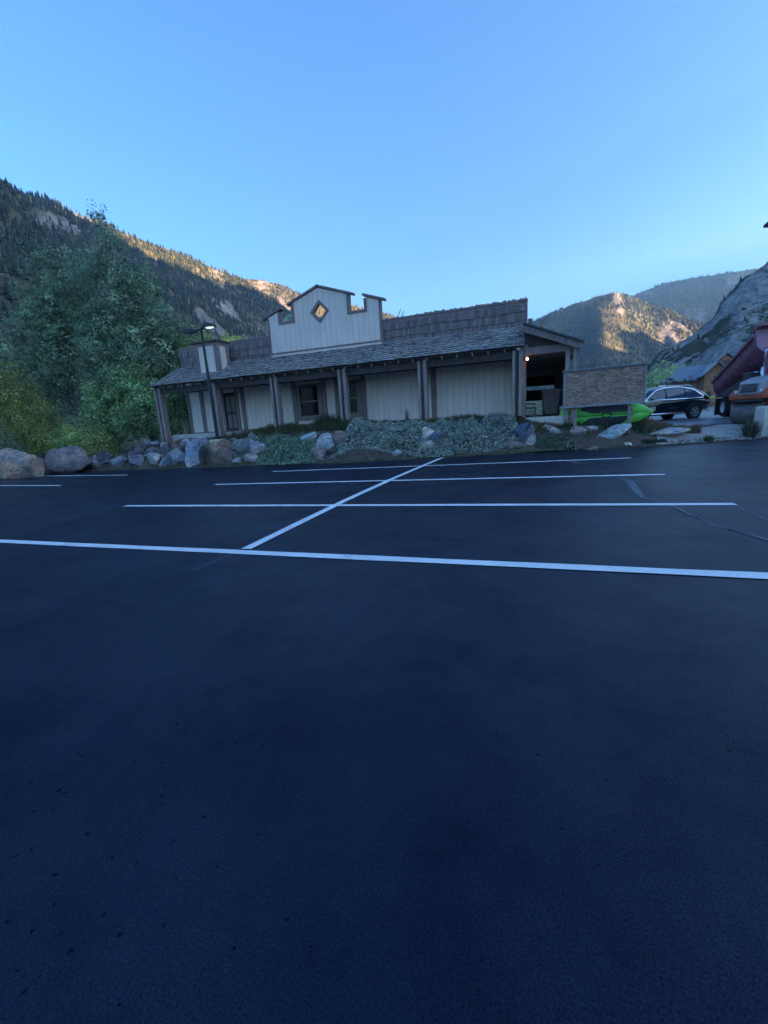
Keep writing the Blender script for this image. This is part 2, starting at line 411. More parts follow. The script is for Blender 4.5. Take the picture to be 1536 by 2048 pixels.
def gridmesh(name, xs, ys, zf, mat, mask=None, smooth=True):
    X, Y = np.meshgrid(xs, ys); Z = zf(X, Y); nx, ny = len(xs), len(ys)
    V = np.stack([X, Y, Z], -1).reshape(-1, 3)
    i = np.arange(nx-1)[None]+np.arange(ny-1)[:, None]*nx
    F = np.stack([i, i+1, i+1+nx, i+nx], -1).reshape(-1, 4)
    if mask is not None:
        mk = mask(X, Y).ravel(); F = F[mk[F].all(1)]
    return mesh_np(name, V, F, mat, smooth=smooth)
gx = np.unique(np.concatenate([-np.geomspace(30, 4000, 34), np.arange(-30, 15, .3), np.geomspace(15, 3500, 34)]))
gy = np.unique(np.concatenate([-np.geomspace(12, 4000, 24), np.arange(-12, 12, 3.), np.arange(12, 24, .25), np.geomspace(24, 4800, 44)]))
tag(gridmesh('ground', gx, gy, lambda x, y: gz(x, y)-.012*(y < edge(x)+.05), M['ground']), kind='structure')
def lotgrid():
    xs = np.arange(-60, 40.1, .2); t = np.concatenate([np.linspace(0, .97, 24), [.985, 1]])
    ye = edge(xs)+.05+.05*vnoise(xs*1.7, xs*0)+.03*vnoise(xs*6, xs*0+3)
    X = np.repeat(xs[None], len(t), 0); Y = -40+(ye[None]+40)*t[:, None]
    Z = np.full_like(X, .008); Z[-1] = -.02
    V = np.stack([X, Y, Z], -1).reshape(-1, 3); nx = len(xs)
    i = np.arange(nx-1)[None]+np.arange(len(t)-1)[:, None]*nx
    return V, np.stack([i, i+1, i+1+nx, i+nx], -1).reshape(-1, 4)
tag(mesh_np('parking_lot', *lotgrid(), M['lot']), kind='structure')
tag(gridmesh('planting_bank', np.arange(-30, 4.9, .12), np.arange(13.5, 21.2, .1), lambda x, y: gz(x, y)+.012, M['soil'],
             lambda x, y: (y > edge(x)+.02) & (y < edge(x)+np.interp(x, TX, TW)+2) & (x < 4.6+.3*np.sin(y*3))), kind='structure')
tag(gridmesh('gravel_shoulder', np.arange(3.2, 16, .12), np.arange(17.4, 26, .1), lambda x, y: gz(x, y)+.02+.012*np.clip((x-4)/2, 0, 1), M['gravel'],
             lambda x, y: (y > edge(x)+.04) & (y < edge(x)+3.4) & (x > 4.2+.5*vnoise(y*2, y*0))), kind='structure')
tag(gridmesh('road', np.arange(4.5, 60, .4), np.arange(20.4, 75, .3), lambda x, y: gz(x, y)+.05, M['road'],
             lambda x, y: (y > edge(x)+2.75+.22*vnoise(x*1.4, x*0)+np.clip((8.5-x)*.12, 0, .6)) & (x > 5.2+.3*vnoise(y*1.2, y*0))), kind='structure')

def stripe(name, pts, wd, mat, z, jit=.006, kind='structure'):
    P = []
    for a, b in zip(pts[:-1], pts[1:]):
        a = np.array(a, float); b = np.array(b, float); n = max(2, int(np.hypot(*(b-a))/.25))
        P += [a+(b-a)*t for t in np.linspace(0, 1, n, endpoint=False)]
    P.append(np.array(pts[-1], float)); P = np.array(P); T = np.gradient(P, axis=0); T /= np.linalg.norm(T, axis=1)[:, None]
    N = np.stack([-T[:, 1], T[:, 0]], 1); s = np.arange(len(P))
    wv = (wd if np.ndim(wd) else np.full(len(P), wd)) if not callable(wd) else wd(np.linspace(0, 1, len(P)))
    j1 = jit*vnoise(s*.35, s*0+pts[0][0]); j2 = jit*vnoise(s*.35, s*0+pts[0][1]+40)
    L = P+N*(wv/2+j1)[:, None]; Rr = P-N*(wv/2+j2)[:, None]; n = len(P)
    V = np.concatenate([np.c_[L, np.full(n, z)], np.c_[Rr, np.full(n, z)]])
    i = np.arange(n-1); F = np.stack([i+n, i+1+n, i+1, i], 1)
    return tag(mesh_np(name, V, F, mat), kind=kind)
for a, b in (((-16, 4.36), (4, 4.20)), ((-9.14, 7.21), (2.70, 7.22)), ((-9.28, 10.44), (2.6, 10.37)), ((-9.26, 13.5), (2.6, 13.84)),
             ((-24, 11.9), (-17.26, 11.13)), ((-25.09, 15.2), (-17.32, 14.08)), ((-26, 7.9), (-20.5, 7.6))):
    stripe('parking_line', (a, b), .155, M['line'], .016)
stripe('parking_line', ((-3.56, 4.38), (-3.63, 7.7), (-3.6, 10.9), (-3.5, 13.9), (-3.4, 16.35)), .15, M['line'], .020)
stripe('chalk_mark', ((-3.62, 4.2), (-3.66, 3.55)), .02, M['chalk'], .012)
stripe('chalk_mark', ((2.66, 7.0), (2.72, 5.2)), .03, M['chalk'], .012)
stripe('chalk_mark', ((2.62, 10.3), (2.68, 7.35)), .02, M['chalk'], .012, .012)
stripe('chalk_mark', ((2.6, 13.7), (2.62, 10.5)), .02, M['chalk'], .012, .012)
stripe('chalk_mark', ((-17.4, 13.9), (-17.5, 11.3)), .025, M['chalk'], .012)
ck = [(1.0, 13.6), (1.25, 12.4), (1.5, 11.0), (1.55, 10.2), (1.75, 9.5), (1.72, 8.6), (1.62, 7.8), (1.85, 7.2), (1.95, 6.5), (2.05, 5.9), (2.3, 5.4), (2.45, 4.8), (2.6, 4.45)]
stripe('seal_scuff', ck, lambda t: .035+.1*np.clip(.5+.9*vnoise(t*9, t*0+3), 0, 1), M['scuff'], .0115, .06)
stripe('asphalt_crack', [(x+.03*math.sin(i*3.), y) for i, (x, y) in enumerate(ck)], lambda t: .012+.03*np.clip(vnoise(t*14, t*0), 0, 1), M['lot'], .0135, .02)

# ------------------------------------------------------------------ mountains
TIP = []
def tree_template(n=5):
    V = []; F = []
    for (r, z0, z1) in ((.2, .06, .62), (.135, .42, 1.0)):
        o = len(V)
        for k in range(n):
            a = 2*math.pi*k/n+z0*7; V.append((r*math.cos(a), r*math.sin(a), z0-(.05 if k % 2 else 0)))
        V.append((0, 0, z1)); F += [(o+k, o+(k+1) % n, o+n) for k in range(n)]
    return np.array(V), np.array(F)
def forest(name, P, hts, cols, kind='stuff'):
    tv, tf = tree_template(); n = len(P); k = len(tv)
    a = rng.uniform(0, 6.28, n); ca, sa = np.cos(a), np.sin(a); wd = hts*rng.uniform(.8, 1.35, n)
    x = tv[None, :, 0]*wd[:, None]; y = tv[None, :, 1]*wd[:, None]
    V = np.stack([x*ca[:, None]-y*sa[:, None], x*sa[:, None]+y*ca[:, None], tv[None, :, 2]*hts[:, None]-.6], -1)+P[:, None, :]
    F = (tf[None]+(np.arange(n)*k)[:, None, None]).reshape(-1, 3)
    return tag(mesh_np(name, V.reshape(-1, 3), F, M['conifer'], np.repeat(cols, k, 0)), kind=kind)
def mountain(ridge, foot, nu=160, nv=70, amp=14, rock=None, ntrees=0, th=(8, 14), mat='mtn', gold=.12, back=.8, prof=1.0, craggy=0, fname='forest', seed=0, gully=1.0):
    ridge = np.array(ridge, float); foot = np.array(foot, float)
    def res(a):
        t = np.r_[0, np.cumsum(np.hypot(*np.diff(ridge[:, :2], axis=0).T))]; u = np.linspace(0, t[-1], nu)
        return np.stack([np.interp(u, t, a[:, i]) for i in range(a.shape[1])], 1), u
    rg, u = res(ridge); ft, _ = res(foot)
    v = np.r_[np.linspace(0, 1, nv), 1+np.linspace(0, 1, 14)[1:]]
    U, Vv = np.meshgrid(u, v); W = np.clip(Vv, 0, 1)[..., None]; B = np.clip(Vv-1, 0, 1)[..., None]
    dirv = rg[:, :2]-ft[:, :2]
    XY = ft[None, :, :2]+dirv[None]*W+dirv[None]*B*back
    Z = (ft[None, :, 2]+(rg[None, :, 2]-ft[None, :, 2])*W[..., 0]**prof)*(1-B[..., 0])-3*B[..., 0]
    sc = 1/np.hypot(*dirv.T).mean()
    env = np.clip(np.sin(np.clip(Vv, 0, 1)*math.pi), 0, 1)**.6*.9+.1*(Vv > .5)
    g = gully*fbm(U*sc*5+.8*fbm(U*sc*2, Vv*2+seed), Vv*1.3+seed, o=4)+.8*fbm(XY[..., 0]*sc*4+seed, XY[..., 1]*sc*4, Z*sc*4, o=5)
    Z = Z+amp*g*env
    if craggy:
        c = fbm(XY[..., 0]*sc*14, XY[..., 1]*sc*14, Z*sc*10, o=4); Z = Z+craggy*np.abs(c)*env
        XY = XY+(craggy*.8*fbm(U*sc*18, Vv*14+seed, o=3)*env)[..., None]*np.array([.7, -.7])
    rk = np.clip((rock(U/u[-1], Vv) if rock else 0)+.55*fbm(U*sc*7+seed, Vv*5, o=4)+.0, 0, 1)
    P = np.concatenate([XY, Z[..., None]], -1); ny, nx = U.shape
    i = np.arange(nx-1)[None]+np.arange(ny-1)[:, None]*nx
    F = np.stack([i, i+1, i+1+nx, i+nx], -1).reshape(-1, 4)
    col = np.stack([rk]*3, -1).reshape(-1, 3)
    tag(mesh_np('mountain', P.reshape(-1, 3), F, M[mat], col, smooth=not craggy), kind='structure')
    if ntrees:
        a = rng.uniform(0, nx-1.01, ntrees); b = rng.uniform(0, 1, ntrees)**.9*(nv+2); b = np.minimum(b, ny-1.01)
        ia, ib = a.astype(int), b.astype(int); fa, fb = (a-ia)[:, None], (b-ib)[:, None]
        Q = (P[ib, ia]*(1-fa)+P[ib, ia+1]*fa)*(1-fb)+(P[ib+1, ia]*(1-fa)+P[ib+1, ia+1]*fa)*fb
        keep = rng.uniform(0, 1, ntrees) > np.clip((rk[ib, ia]-.25)*2.6, 0, .93)
        Q = Q[keep]; n = len(Q)
        c = np.array([.07, .08, .052])[None]*rng.uniform(.6, 1.6, (n, 1))*np.array([1, 1, 1])+rng.uniform(0, .012, (n, 3))
        gl = rng.uniform(0, 1, n) < gold*np.clip(1.2+2*fbm(Q[:, 0]*.01, Q[:, 1]*.01, o=2), 0, 2.5)
        c[gl] = np.array([.36, .28, .1])*rng.uniform(.6, 1.3, (gl.sum(), 1))
        forest(fname, Q, rng.uniform(th[0], th[1], n)*rng.uniform(.75, 1.1, n), c)
    return P

m1r = [(-600, 120, 470), (-700, 300, 425), (-751, 496, 383), (-781, 592, 411), (-787, 649, 414), (-788, 709, 415), (-790, 876, 425), (-779, 978, 420), (-764, 1076, 413), (-741, 1153, 389), (-685, 1244, 330), (-588, 1380, 200), (-500, 1500, 90)]
m1f = [(-170, 0, 0), (-230, 180, 0), (-270, 330, 0), (-290, 420, 0), (-295, 480, 0), (-300, 540, 0), (-310, 680, 0), (-300, 790, 0), (-290, 900, 0), (-270, 990, 0), (-240, 1080, 0), (-230, 1220, 0), (-230, 1380, 0)]
g2 = lambda u, v, a, b, s, t: np.exp(-((u-a)/s)**2-((v-b)/t)**2)
mountain(m1r, m1f, 240, 90, 22, lambda u, v: .08+.75*g2(u, v, .62, .42, .2, .2)+.5*g2(u, v, .3, .62, .08, .12), 26000, (7, 13), craggy=7, gold=.015, seed=1)
m2r = [(-1300, 1400, 590), (-1176, 1493, 591), (-1085, 1560, 597), (-1037, 1592, 598), (-972, 1632, 577), (-898, 1674, 532), (-745, 1748, 493), (-611, 1799, 457), (-543, 1821, 428), (-344, 1919, 350), (-144, 1995, 250), (60, 2080, 120)]
mountain(m2r, [(x+270+40*math.sin(i), y-500, 0) for i, (x, y, z) in enumerate(m2r)], 150, 60, 24, lambda u, v: .1+.15*g2(u, v, .65, .75, .3, .3), 22000, (8, 14), gold=.3, seed=2)
m3r = [(-450, 2250, 190), (-250, 2186, 308), (9, 2200, 412), (165, 2194, 455), (262, 2184, 470), (318, 2177, 475), (420, 2210, 436), (527, 2187, 372), (636, 2158, 303), (783, 2109, 194), (950, 2050, 60)]
m3f = [(-700, 2150, 0), (-560, 2080, 0), (-330, 2050, 0), (-60, 1800, 0), (200, 1350, 0), (420, 1620, 0), (600, 1850, 0), (740, 1950, 0), (860, 1980, 0), (980, 1985, 0), (1150, 1950, 0)]
mountain(m3r, m3f, 170, 90, 20, lambda u, v: .04+.3*g2(u, v, .62, .7, .1, .25), 26000, (8, 14), gold=.2, seed=3)
m4r = [(-300, 3650, 430), (103, 3599, 591), (369, 3581, 683), (641, 3542, 733), (807, 3508, 770), (937, 3476, 766), (1107, 3426, 756), (1241, 3379, 745), (1461, 3290, 710), (1800, 3150, 650)]
mountain(m4r, [(x-250, y-1000, 0) for x, y, z in m4r], 120, 50, 40, lambda u, v: .12, 14000, (12, 20), gold=.05, seed=4)
m5r = [(40, 318, -1), (56, 325, 8), (66, 323, 20), (72, 327, 26), (82, 335, 33), (92, 343, 39), (102, 350, 46), (111, 358, 53), (117, 367, 62), (131, 378, 76), (143, 390, 85), (154, 401, 93), (185, 421, 111), (249, 457, 147), (420, 520, 240)]
m5f = [(20, 312, -1), (28, 300, 0), (36, 285, 0), (44, 270, 0), (52, 255, 0), (58, 240, 0), (64, 225, 0), (70, 210, 0), (75, 200, 0), (82, 190, 0), (90, 182, 0), (100, 175, 0), (125, 165, 0), (180, 150, 0), (300, 120, 0)]
mountain(m5r, m5f, 170, 90, 7, lambda u, v: .62-.25*g2(u, v, .5, .95, .5, .08), 900, (2, 5), mat='talus', craggy=5, gold=.02, seed=5, gully=.5)
# unseen right-hand ridge added to shade the valley; crest shaped to set shadow lines
CW = [-3900, -3000, -1800, -1000, -500, 0, 350, 480, 587, 635, 687, 790, 950, 1040, 1200, 1380, 1425, 1445, 1520, 1650, 1790, 1820, 1850, 1900, 1957, 2060, 2115, 2200, 2400, 3000, 3400, 4400]
CH = [700, 800, 850, 880, 900, 908, 912, 890, 846, 830, 818, 824, 856, 842, 900, 960, 930, 840, 720, 600, 520, 555, 600, 622, 612, 580, 538, 520, 600, 950, 1180, 1200]
#@@CREST
lat = Vector((-SUN_AZ.y, SUN_AZ.x, 0)); OC = 2500
cw = np.unique(np.r_[np.linspace(CW[0], 300, 24), np.linspace(300, 2300, 100), np.linspace(2300, CW[-1], 24)]); ch = np.interp(cw, CW, CH)
mr = [tuple(SUN_AZ*OC+lat*a)[:2]+(b,) for a, b in zip(cw, ch)]
mountain(mr, [(x-SUN_AZ.x*950, y-SUN_AZ.y*950, 0) for x, y, z in mr], 420, 40, 5, lambda u, v: .2, 0, gold=.1, seed=6, back=.9)
# ------------------------------------------------------------------ the timber store
B = empty('timber_store', (-.8, 18.5, 1.42), rot=(0, .0129, 0), label='long single-storey timber store with a stepped false front, shingled parapet and porch', cat='building')
def bpart(mb, name, mat, parent=B, **k): return mb.build(name, M[mat], parent, **k)
WY = 1.95                                   # front wall plane (local y)
mb = MB()                                   # siding panels of the front wall, between openings
for x0, x1, z0, z1 in ((-18.42, -15.95, 0, 3.3), (-15.0, -11.15, 0, 3.3), (-9.65, -8.7, 0, 3.3), (-7.45, -.05, 0, 3.3), (-11.15, -9.65, 0, .42), (-11.15, -9.65, 2.12, 3.3),
                       (-8.7, -7.45, 0, .42), (-8.7, -7.45, 2.12, 3.3), (-15.95, -15.0, 2.15, 3.3)):
    mb.box(x0, x1, WY, WY+.12, z0, z1)
mb.box(-18.42, -18.3, WY+.12, 13.9, 0, 3.6); mb.box(-.17, -.05, WY+.12, 13.9, 0, 3.6); mb.box(-18.42, -.05, 13.9, 14, 0, 3.6)
bpart(mb, 'wall', 'siding')
bpart(MB().box(-18.4, -.1, WY+.2, 13.8, 3.62, 3.78), 'roof', 'darkgrey')
bpart(MB().box(-18.75, .1, .22, WY-.002, -.34, 0), 'porch_slab', 'concrete', bevel=.015)
for x0, x1, z0, z1 in ((-18.5, -18.3, .02, 2.5), (-17.55, -17.3, .02, 2.5), (-16.05, -15.87, .02, 2.5), (-15.08, -14.9, .02, 2.5), (-14.72, -14.48, .02, 2.5), (-11.42, -11.17, .02, 2.5), (-9.63, -9.4, .02, 2.5),
                       (-8.92, -8.7, .02, 2.5), (-7.43, -7.2, .02, 2.5), (-3.87, -3.62, .02, 2.5), (-.2, .02, .02, 2.5)):
    bpart(MB().box(x0, x1, WY-.045, WY+.01, z0, z1), 'trim_board', 'brown', bevel=.006)
bpart(MB().box(-18.5, 0, WY-.06, WY+.02, 2.36, 2.72), 'header_board', 'darkbrown')
bpart(MB().box(-18.3, -.2, WY-.03, WY+.01, 0, .07), 'skirting', 'brown')
dr = bpart(MB().box(-15.87, -15.08, WY+.06, WY+.1, .02, 2.08), 'door', 'darkbrown')
mb = MB()
for z0, z1 in ((.2, .95), (1.1, 1.95)):
    for x0, x1 in ((-15.78, -15.52), (-15.43, -15.17)): mb.box(x0, x1, WY+.035, WY+.061, z0, z1)
bpart(mb, 'door_panel', 'brown', dr); bpart(MB().tube([(-15.15, WY+.06, 1.02), (-15.15, WY, 1.02), (-15.24, WY, 1.02)], .014, 6), 'handle', 'steel', dr)
for x0, x1 in ((-11.15, -9.65), (-8.68, -7.45)):
    fr = MB()
    fr.prism([(x0, .42), (x1, .42), (x1, 2.2), (x0, 2.2)], 'y', WY-.05, WY+.05, holes=[[(x0+.2, .6), (x0+.2, 2.08), (x1-.25, 2.08), (x1-.25, .6)]])
    wf = bpart(fr, 'window', 'brown')
    bpart(MB().box(x0+.2, x1-.25, WY+.03, WY+.04, .6, 2.08), 'pane', 'winglass', wf)
    bpart(MB().box(x0+.2, x1-.25, WY, WY+.05, 1.30, 1.36), 'mid_rail', 'rafter', wf)
    bpart(MB().box(x0-.05, x1+.05, WY-.09, WY+.0, .36, .43), 'sill', 'brown', wf)
# porch posts: two weathered boards either side of a spacer, beam held between
PX = (-18.45, -14.8, -11.13, -7.5, -3.75, .12)
for i, x in enumerate(PX):
    zb = (-.42, -.36, -.1, -.06, -.05, -.04)[i]
    p = bpart(MB().box(x-.21, x-.09, -.17, -.06, zb, 2.5).box(x+.05, x+.19, -.19, -.06, zb, 2.52).box(x+.0, x+.17, -.058, .16, zb, 2.2), 'post', 'post', bevel=.008)
    bpart(MB().box(x-.088, x+.048, -.12, -.02, zb+.02, 2.45), 'spacer', 'darkbrown', p)
    if i < 2: bpart(MB().box(x-.28, x+.26, -.26, .24, zb-.22, zb+.02), 'footing', 'concrete', p, bevel=.02)
bpart(MB().box(-18.6, .3, -.055, .09, 2.2, 2.5), 'porch_beam', 'darkbrown')
slope = Vector((0, 2.25, 1.12)); sl = slope.length; sn = slope.normalized(); up3 = Vector((0, -sn.z, sn.y))
def onroof(x, t, h): return Vector((x, -.3, 2.60))+sn*t+up3*h
for i in range(31):
    x = -18.5+i*.625
    bpart(MB().beam(onroof(x, -.02, -.1), onroof(x, sl, -.1), .06, .13), 'rafter', 'rafter')
mb = MB()
vs = [onroof(x, t, h) for x in (-18.68, .36) for t in (0, sl) for h in (-.035, 0)]
mb.add(vs, [(0, 1, 3, 2), (4, 6, 7, 5), (0, 4, 5, 1), (2, 3, 7, 6), (1, 5, 7, 3), (0, 2, 6, 4)])
bpart(mb, 'roof_deck', 'darkbrown')
def shakes(mb, base, xd, ud, nd_, L, rows, exposure, wmin, wmax, thick, c0, lift=.16, jit=.02, skip=None, ucut=.028):
    for r in range(rows):
        x = -random.random()*wmax
        while x < L:
            w_ = random.uniform(wmin, wmax); x0 = max(0, x); x1 = min(L, x+w_-.008)
            if x1-x0 > .03 and not (skip and skip(x0, x1, r)):
                t0 = r*exposure-random.uniform(-.2, 1)*jit; t1 = t0+exposure*1.45
                f = random.uniform(.72, 1.28)*(1.0 if random.random() > .06 else .65)
                c = tuple(q*f*random.uniform(.93, 1.07) for q in c0)
                a = thick*random.uniform(.75, 1.35); h0 = lift*exposure*random.uniform(.85, 1.2)
                P = lambda u, t, h: base+xd*u+ud*t+nd_*h
                mb.add([P(x0, t0+ucut, h0), P(x1, t0+ucut, h0), P(x1, t0, h0+a), P(x0, t0, h0+a), P(x0, t1, 0), P(x1, t1, 0), P(x1, t1, a*.5), P(x0, t1, a*.5)],
                       [(0, 1, 2, 3), (3, 2, 6, 7), (0, 3, 7, 4), (1, 5, 6, 2), (4, 7, 6, 5), (0, 4, 5, 1)], c)
            x += w_
mb = MB()
shakes(mb, onroof(-18.72, -.06, .0), Vector((1, 0, 0)), sn, up3, 19.12, 10, .25, .08, .2, .045, (.52, .485, .47), .2, .03)
bpart(mb, 'porch_roof', 'shingle', colors=True)
# parapet: three courses of long shakes either side of the false front
for x0, x1 in ((-18.55, -12.36), (-6.16, .38)):
    pp = bpart(MB().box(x0, x1, WY+.02, WY+.16, 3.3, 4.74), 'parapet', 'darkbrown')
    mb = MB(); shakes(mb, Vector((x0, WY+.02, 3.62)), Vector((1, 0, 0)), Vector((0, 0, 1)), Vector((0, -1, 0)), x1-x0, 3, .36, .05, .13, .03, (.29, .235, .23), .1, .07)
    bpart(mb, 'parapet_shingles', 'shingle', pp, colors=True)
    bpart(MB().box(x0-.02, x1+.06, WY-.05, WY+.22, 4.72, 4.80).box(x0, x1+.04, WY-.02, WY+.17, 4.60, 4.72), 'parapet_cap', 'brown', pp)
    if x1 > 0: bpart(MB().box(x1, x1+.05, WY-.03, WY+.2, 3.1, 4.6), 'corner_board', 'brown', pp)
# false front with two notches and a diamond opening
FY0, FY1 = WY-.09, WY+.06
L_, Rr_ = -12.36, -6.17
out = [(L_, 3.5), (Rr_, 3.5), (Rr_, 5.66), (-6.85, 5.88), (-6.85, 5.34), (-7.84, 5.34), (-7.84, 6.16), (-9.36, 6.66), (-10.79, 6.18), (-10.79, 5.34), (-11.72, 5.34), (-11.72, 5.86), (L_, 5.64)]
dc = (-9.35, 5.57)
hole = [(dc[0]-.36, dc[1]), (dc[0], dc[1]+.37), (dc[0]+.36, dc[1]), (dc[0], dc[1]-.37)]
bpart(MB().prism(out, 'y', FY0, FY1, holes=[hole]), 'false_front', 'siding')
ho_ = [(dc[0]-.53, dc[1]), (dc[0], dc[1]+.55), (dc[0]+.53, dc[1]), (dc[0], dc[1]-.55)]
hi_ = [(dc[0]-.35, dc[1]), (dc[0], dc[1]+.36), (dc[0]+.35, dc[1]), (dc[0], dc[1]-.36)]
bpart(MB().prism(ho_, 'y', FY0-.03, FY1+.03, holes=[hi_]), 'diamond_frame', 'brown')
ff = MB()
for x0, x1, z0, z1 in ((L_-.04, L_+.06, 3.84, 5.62), (Rr_-.07, Rr_+.05, 3.84, 5.64), (-7.86, -7.70, 5.36, 6.12), (-10.93, -10.77, 5.36, 6.14), (-11.74, -11.58, 5.36, 5.82), (-6.98, -6.83, 5.36, 5.84)):
    ff.box(x0, x1, FY0-.03, FY1+.02, z0, z1)
ff.box(-7.86, -6.83, FY0-.034, FY1+.024, 5.24, 5.36); ff.box(-11.74, -10.77, FY0-.034, FY1+.024, 5.24, 5.36); ff.box(L_, Rr_, FY0-.02, FY0+.02, 3.82, 3.90)
bpart(ff, 'false_front_trim', 'brown')
for a, b in (((-9.40, 6.76), (-7.50, 6.12)), ((-9.32, 6.76), (-11.15, 6.12)), ((-7.02, 6.02), (-5.93, 5.66)), ((-11.5, 6.02), (-12.7, 5.62))):
    bpart(MB().beam((a[0], FY0+.1, a[1]), (b[0], FY0+.1, b[1]), .34, .09), 'coping', 'brown')
    for k in range(1): pass
for x0, x1, z0 in ((-10.2, -8.4, 3.9),):
    pass
# two thin aerials
bpart(MB().tube([(-6.0, 3.2, 4.6), (-5.55, 3.2, 5.45)], .018, 5).tube([(-5.85, 3.2, 4.6), (-5.4, 3.2, 5.35)], .018, 5), 'aerial', 'black')
# boxed vent tower over the left of the porch
vt = bpart(MB().box(-16.2, -14.82, .62, 1.5, 3.0, 4.62), 'vent_tower', 'siding')
bpart(MB().box(-16.26, -16.02, .59, .65, 3.0, 4.62).box(-15.0, -14.78, .59, .8, 3.0, 4.62).box(-14.83, -14.78, 1.3, 1.52, 3.0, 4.62).box(-16.02, -15.0, .595, .64, 4.45, 4.62).box(-14.82, -14.785, .8, 1.3, 4.45, 4.62), 'corner_trim', 'brown', vt)
bpart(MB().box(-16.34, -14.7, .52, 1.6, 4.621, 4.69), 'vent_cap', 'darkbrown', vt)
# covered side passage on the right
rf = (.42, 2.5)
def canz(x): return 3.36-.42*(x-.37)
bpart(MB().prism([(.3, canz(.3)), (2.45, canz(2.45)), (2.45, canz(2.45)+.07), (.3, canz(.3)+.07)], 'y', -.5, 14), 'passage_roof', 'darkgrey')
bpart(MB().prism([(.3, canz(.3)-.27), (2.38, canz(2.38)-.25), (2.42, canz(2.42)-.01), (.3, canz(.3)-.01)], 'y', -.42, -.36), 'barge_board', 'brown')
bpart(MB().box(.42, 2.12, -.12, .06, 2.28, 2.56), 'passage_beam', 'brown')
bpart(MB().prism([(.36, 2.56), (2.08, 2.56), (.36, canz(.36)-.2)], 'y', .0, .05), 'gable_infill', 'darkbrown')
bpart(MB().box(.2, .5, -.16, .16, 2.2, 2.66), 'beam_block', 'brown', bevel=.01)
for x in (1.94, 2.2):
    bpart(MB().box(x-.07, x+.07, -.14, .1, -.3, 2.5), 'post', 'post', bevel=.008)
bpart(MB().box(.3, .42, .1, 1.9, -.3, 2.6), 'corner_post', 'post')
bpart(MB().box(2.02, 2.14, 1.6, 13.8, -.3, 2.5), 'passage_wall', 'post')
bpart(MB().box(.06, 2.3, .1, 14, -.5, -.12), 'passage_floor', 'beigeblock')
bpart(MB().box(.06, 2.3, .1, 13.8, 2.45, 2.52), 'passage_ceiling', 'concrete')
bpart(MB().box(.06, 2.02, 13.4, 13.5, .85, 1.55).box(1.3, 2.02, 13.4, 13.5, -.1, .85), 'passage_screen', 'darkbrown')
bpart(MB().box(.06, 2.02, 13.4, 13.6, 1.82, 2.45), 'end_beam', 'darkbrown')
wl = bpart(MB().box(.34, .44, -.2, -.1, 2.08, 2.2), 'wall_light', 'black')
bpart(MB().lathe([(.03, -.05), (.055, 0), (.03, .05)], 8, Matrix.Translation((.47, -.16, 2.13))), 'bulb', 'bulb', wl, smooth=True)
# boards stacked against the parapet end seen above the passage roof
bpart(MB().box(.42, .62, 3.5, 3.62, 3.3, 4.3), 'parapet_return', 'brown')
bpart(MB().prism([(.75, 3.2), (1.05, 3.15), (1.12, 4.35), (1.0, 4.35)], 'y', 4.4, 4.5), 'roof_sign_edge', 'rafter')
